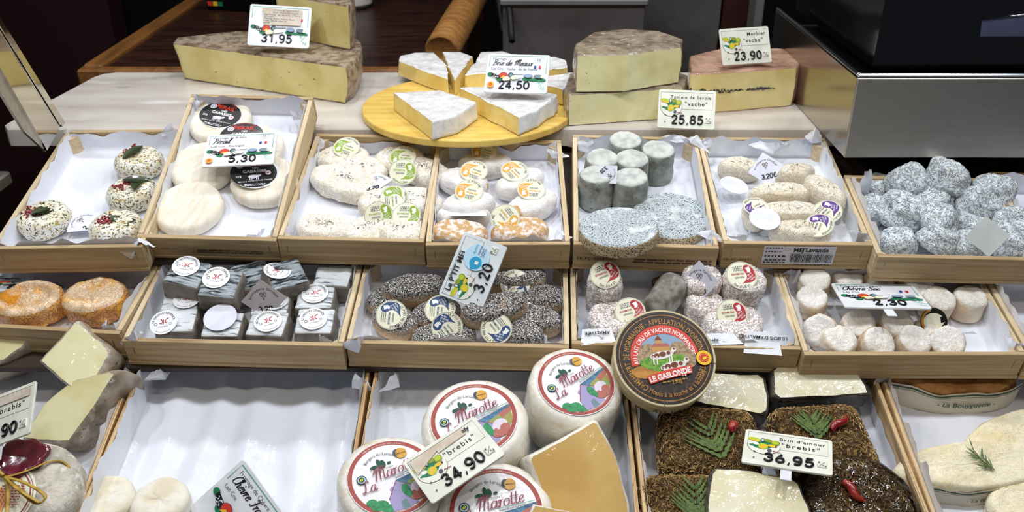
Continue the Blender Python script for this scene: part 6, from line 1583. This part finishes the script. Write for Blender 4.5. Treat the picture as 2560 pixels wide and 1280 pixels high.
# herb-crusted cheeses
def straw(o, surf, n, seed, part='herb_crust'):
    """loose dried herb stalks lying on a skin; surf(rng) -> point, normal"""
    rr = random.Random(seed); groups = {}
    mb = MB()
    for i in range(n):
        p_, nr = surf(rr)
        t = Vector((rr.gauss(0, 1), rr.gauss(0, 1), rr.gauss(0, 1))); t = (t - nr * t.dot(nr))
        if t.length < 1e-6: continue
        t.normalize(); t = (t + nr * rr.uniform(-.15, .2)).normalized(); s = nr.cross(t)
        l = rr.uniform(.0022, .0068); w = rr.uniform(.00028, .00055); p_ = p_ + nr * rr.uniform(-.0002, .0018)
        a, b = p_ - t * l / 2, p_ + t * l / 2
        V = [a + s * w, a - s * w, a + nr * w * 1.6, b + s * w, b - s * w, b + nr * w * 1.6]
        mb.add(V, [[0, 3, 5, 2], [2, 5, 4, 1], [0, 2, 1], [3, 4, 5]], rr.choice(('straw_a', 'straw_a', 'straw_b', 'straw_b', 'straw_c')))
    s = mb.obj(part, o); s['kind'] = 'stuff'
    return s
def block_surf(sx, sy, sz, rnd):
    hx, hy, hz = sx / 2, sy / 2, sz / 2
    def f(rr):
        k = rr.random()
        if k < .6: p_ = Vector((rr.uniform(-hx, hx), rr.uniform(-hy, hy), hz))
        elif k < .8: p_ = Vector((rr.uniform(-hx, hx), -hy, rr.uniform(-hz, hz)))
        elif k < .9: p_ = Vector((-hx, rr.uniform(-hy, hy), rr.uniform(-hz, hz)))
        else: p_ = Vector((hx, rr.uniform(-hy, hy), rr.uniform(-hz, hz)))
        q = Vector((max(-hx + rnd, min(hx - rnd, p_.x)), max(-hy + rnd, min(hy - rnd, p_.y)), max(-hz + rnd, min(hz - rnd, p_.z))))
        d = p_ - q
        nn = d.normalized() if d.length > 1e-9 else Vector((0, 0, 1))
        p_ = q + nn * rnd
        return Vector((p_.x, p_.y, p_.z + hz)), nn
    return f
def fern(o, M, l=.05, n=9, w=.028, seed=0):
    rr = random.Random(seed); st = MB(); lf = MB()
    stem = crom([(0, 0, .001), (l * .4, .002, .004), (l, .004 * rr.uniform(-1, 1), .002)], 8)
    tube(st, stem, .0004, 'fern_stem', 5)
    F_ = st.obj('fern_frond', o, M)
    for k in range(n):
        t = .12 + .86 * k / n; c = stem[int(t * (len(stem) - 1))]; ll = w * (1 - .55 * t) * (.75 + .5 * (1 - abs(t - .3)))
        for sd in (-1, 1):
            a = R(55 - 10 * t) * sd; d = Vector((math.cos(a), math.sin(a), .05)); pv = Vector((-d.y, d.x, 0)) * sd
            mb = MB(); V, F = [], []; m = 12
            for j in range(m + 1):
                u = j / m; ww = .0034 * (1 - u) ** .6 * (1 if j % 2 else .45) + .0002; q = c + d * ll * u + Vector((ll * .25 * u * u, 0, .0012 * math.sin(3 * u + k)))
                V += [q + pv * ww, q + Vector((0, 0, .0005)), q - pv * ww]
            for j in range(m): F += [[3 * j, 3 * j + 1, 3 * j + 4, 3 * j + 3], [3 * j + 1, 3 * j + 2, 3 * j + 5, 3 * j + 4]]
            mb.add(V, F, 'fern', True); mb.obj('leaflet', F_, M)
    return F_
def chilli(o, M, l=.03, r=.0042):
    mb = MB(); q = crom([(-l / 2, 0, .003), (-l * .2, .002, .005), (l * .2, -.001, .005), (l / 2, .005, .003)], 6); n = len(q)
    tube(mb, q, [r * (.35 + .65 * math.sin(math.pi * min(1, .15 + .8 * i / n))) * (1 - .6 * (i / n) ** 3) for i in range(n)], 'chilli', 10); return mb.obj('chilli', o, M)
H = [(1775, 1090, .062, .118, .104, .056, -4, 2, 'herb-crusted block with a spread fern and a red chilli piece', 51), (2062, 1085, .062, .114, .104, .056, 4, 2, 'herb-crusted block under the end of the Brin d\'amour tag', 52), (1715, 1262, .05, .10, .09, .05, 0, 4, 'herb-crusted block with a fern at the crate corner', 53)]
for px, py, hp, sx, sy, sz, yaw, tx, lab, sd in H:
    M = put('r4', px, py, hp, BASE + .003, yaw, tx, 0)
    T = thing('herb_crusted_cheese', lab, 'cheese', M, 'herb-crusted cheeses')
    rbox(sx, sy, sz, .022, 'brin_base', 16, .0016, 60, sd).obj('body', T)
    straw(T, block_surf(sx + .001, sy + .001, sz + .0005, .022), 3600, sd)
    top = M @ Matrix.Translation((0, 0, sz + .002))
    if sd == 51:
        fern(T, top @ Matrix.Translation((.012, -.034, 0)) @ Matrix.Rotation(R(110), 4, 'Z'), .058, 6, .042, 1)
        chilli(T, top @ Matrix.Translation((.028, .012, 0)) @ Matrix.Rotation(R(80), 4, 'Z'), .015, .006)
    elif sd == 52:
        fern(T, top @ Matrix.Translation((-.012, -.008, 0)) @ Matrix.Rotation(R(85), 4, 'Z'), .036, 6, .03, 2)
        chilli(T, top @ Matrix.Translation((.02, .010, 0)) @ Matrix.Rotation(R(30), 4, 'Z'), .032, .005)
    else: fern(T, top @ Matrix.Translation((.012, -.03, .0)) @ Matrix.Rotation(R(92), 4, 'Z'), .06, 7, .034, 3)
facing('cut half of herb cheese in film beside the camembert box', 1830, 980, .058, 32, [(1720, 1000), (1740, 925), (1800, 930), (1850, 936), (1900, 934), (1914, 944), (1926, 990), (1920, 1028), (1905, 1036), (1760, 1012)], .04, 'brin_paste', 'brin_rind', under=-.06, name='cut_herb_cheese', group='cut herb cheeses in film', seed=61)
facing('cut half of herb cheese in film with a dark leaf on its face', 2050, 955, .066, 26, [(1926, 925), (1940, 915), (2060, 910), (2128, 908), (2140, 916), (2172, 966), (2176, 984), (2060, 992), (1945, 996), (1930, 985)], .036, 'brin_paste', 'brin_rind', under=-.03, name='cut_herb_cheese', group='cut herb cheeses in film', seed=62)
T_ = [o for o in COL.objects if o.name.startswith('cut_herb_cheese')][-1]
f = face_plane('r4', 2050, 955, .066, 26)
leaf_mb(.04, .008, 3).obj('leaf', T_, Matrix.Translation(f.at(2040, 928)) @ f.r.to_4x4() @ Matrix.Rotation(R(8), 4, 'Z'))
facing('cut half of herb cheese in film in front of the Brin d\'amour tag', 1890, 1235, .072, 26, [(1764, 1270), (1774, 1180), (1786, 1168), (1880, 1176), (1985, 1196), (2000, 1206), (2032, 1280), (2030, 1330), (1770, 1310)], .045, 'brin_paste', 'brin_rind', under=-.04, name='cut_herb_cheese', group='cut herb cheeses in film', seed=63)
# film-wrapped round herb cheese
M = put('r4', 2145, 1255, .052, BASE + .003, 0, 8, 4)
T = thing('film_wrapped_cheese', 'round herb-crusted cheese in shiny clear film with a red chilli', 'cheese', M)
disc(.066, .05, .02, seed=64, amp=.002, ns=50, seg=64, nr=8, top='brin_base').obj('body', T)
def rs(rr):
    a = rr.uniform(0, 2 * math.pi); k = rr.random()
    if k < .7:
        q = .048 * math.sqrt(rr.random()); return Vector((q * math.cos(a), q * math.sin(a), .0505)), Vector((0, 0, 1))
    b = rr.uniform(0, 1.5); return Vector(((.046 + .02 * math.sin(b)) * math.cos(a), (.046 + .02 * math.sin(b)) * math.sin(a), .03 + .02 * math.cos(b) + .0005)), Vector((math.sin(b) * math.cos(a), math.sin(b) * math.sin(a), math.cos(b)))
straw(T, rs, 2600, 65)
chilli(T, M @ Matrix.Translation((-.012, .012, .0515)) @ Matrix.Rotation(R(-60), 4, 'Z'), .03, .0055)
disc(.0695, .0555, .021, seed=66, amp=.003, ns=35, lo=.002, seg=72, nr=10, top='film').obj('clear_film', T)
# long pale cheeses in printed paper
def loaf(l, w, h, mat, seed, side=None): return disc(l / 2, h, h * .42, sy=w / l, top=mat, side=side or mat, seed=seed, amp=.002, ns=38, wr=.0008, ws=150, seg=80, nr=12, lo=.003)
def wrapper(o, l, w, h, M, txt, y0=-.5):
    """strip of printed paper that climbs the near side of a loaf"""
    mb = MB(); V, F = [], []; n, m = 28, 6
    for i in range(n + 1):
        u = -.5 + i / n
        for j in range(m + 1):
            v = j / m; a = v * 1.25
            k = math.sqrt(max(.05, 1 - (2 * u) ** 2 * .86))
            up = 1 + .12 * math.sin(u * 14) + .1 * nz((u * 9, 0, 0), 1, 4)
            V.append((u * l * 1.02, -(w / 2 + .003) * k * (1 - .1 * v * v) - .0015 * nz((u * 12, v * 3, 0), 1, 7), .002 + h * .8 * v * up))
    for i in range(n):
        for j in range(m): F.append([i * (m + 1) + j, (i + 1) * (m + 1) + j, (i + 1) * (m + 1) + j + 1, i * (m + 1) + j + 1])
    mb.add(V, F, 'bouy_paper', True); wr_ = mb.obj('paper_wrapper', o)
    mb = MB(); V2, F2 = [], []
    for z0_, z1_ in ((.86, .92), (.79, .805)):
        b0 = len(V2)
        for i in range(n + 1):
            a, b = Vector(V[i * (m + 1) + 4]), Vector(V[i * (m + 1) + 6])
            for t in (z0_, z1_):
                q = a + (b - a) * ((t - .6667) / .3333); V2.append(q + Vector((0, -.0005, .0001)))
        F2 += [[b0 + 2 * i, b0 + 2 * i + 2, b0 + 2 * i + 3, b0 + 2 * i + 1] for i in range(n)]
    mb.add(V2, F2, 'bouy_green')
    X = -.13 * l; sz = h * .26
    for ch in txt:
        vs, fs, adv = glyph(ch, .015)
        if vs:
            o_ = []
            for a, b in vs:
                x = X + a * sz; u = x / (l * 1.02); k = math.sqrt(max(.05, 1 - (2 * u) ** 2 * .86)); z_ = h * .36 + b * sz
                o_.append((x, -(w / 2 + .0042) * k, z_))
            mb.add(o_, fs, 'bouy_green')
        X += adv * sz
    mb.obj('wrapper_print', wr_)
def rosemary(o, M):
    st = MB(); q = crom([(0, 0, .001), (.012, .002, .004), (.03, -.002, .003)], 6); tube(st, q, .0006, 'fern_stem', 5); S_ = st.obj('rosemary_sprig', o, M)
    rr = random.Random(6)
    for k in range(22):
        c = q[int(rr.random() * (len(q) - 1))]; a = rr.uniform(-1.1, 1.1); l = rr.uniform(.010, .018); d = Vector((math.cos(a), math.sin(a), rr.uniform(.05, .4))); s = Vector((-d.y, d.x, 0)) * .0008
        mb = MB(); V = []
        for u, w in ((0, .4), (.3, 1), (.8, .8), (1, .1)): V += [c + d * l * u + s * w, c + d * l * u + Vector((0, 0, .0006)), c + d * l * u - s * w]
        mb.add(V, [[3 * j + e, 3 * j + 1 + e, 3 * j + 4 + e, 3 * j + 3 + e] for j in range(3) for e in (0, 1)], 'rosemary', True); mb.obj('needle', S_, M)
for px, py, hp, l, w, h, yaw, tx, top, side, lab, ros, wrp in (
    (2365, 950, .03, .175, .075, .042, -3, 0, 'bouy_crust', 'bouy_crust', 'long tan cheese in printed paper in the shade of the crate above', 0, 1),
    (2440, 1165, .035, .20, .068, .036, 5, 4, 'bouy', 'bouy', 'long cream cheese in printed paper with a rosemary sprig', 1, 1),
    (2530, 1090, .035, .16, .06, .034, 24, 0, 'bouy', 'bouy', 'long cream cheese leaning behind the one with rosemary', 0, 0)):
    M = put('r4', px, py, hp, BASE + .003, yaw, tx)
    T = thing('loaf_shaped_cheese', lab, 'cheese', M, 'long pale cheeses')
    loaf(l, w, h, top, int(px) % 50, side).obj('body', T)
    if wrp: wrapper(T, l, w, h, M, '- La Bouyguette -')
    if ros: rosemary(T, M @ Matrix.Translation((.012, -.012, h + .001)) @ Matrix.Rotation(R(125), 4, 'Z'))
M = put('r4', 2560, 1275, .02, BASE + .003, 10)
cheese('loaf_shaped_cheese', 'end of a cream cheese at the crate front beyond the rosemary', M, 'lf9', lambda: loaf(.1, .06, .03, 'bouy', 9), 'long pale cheeses')
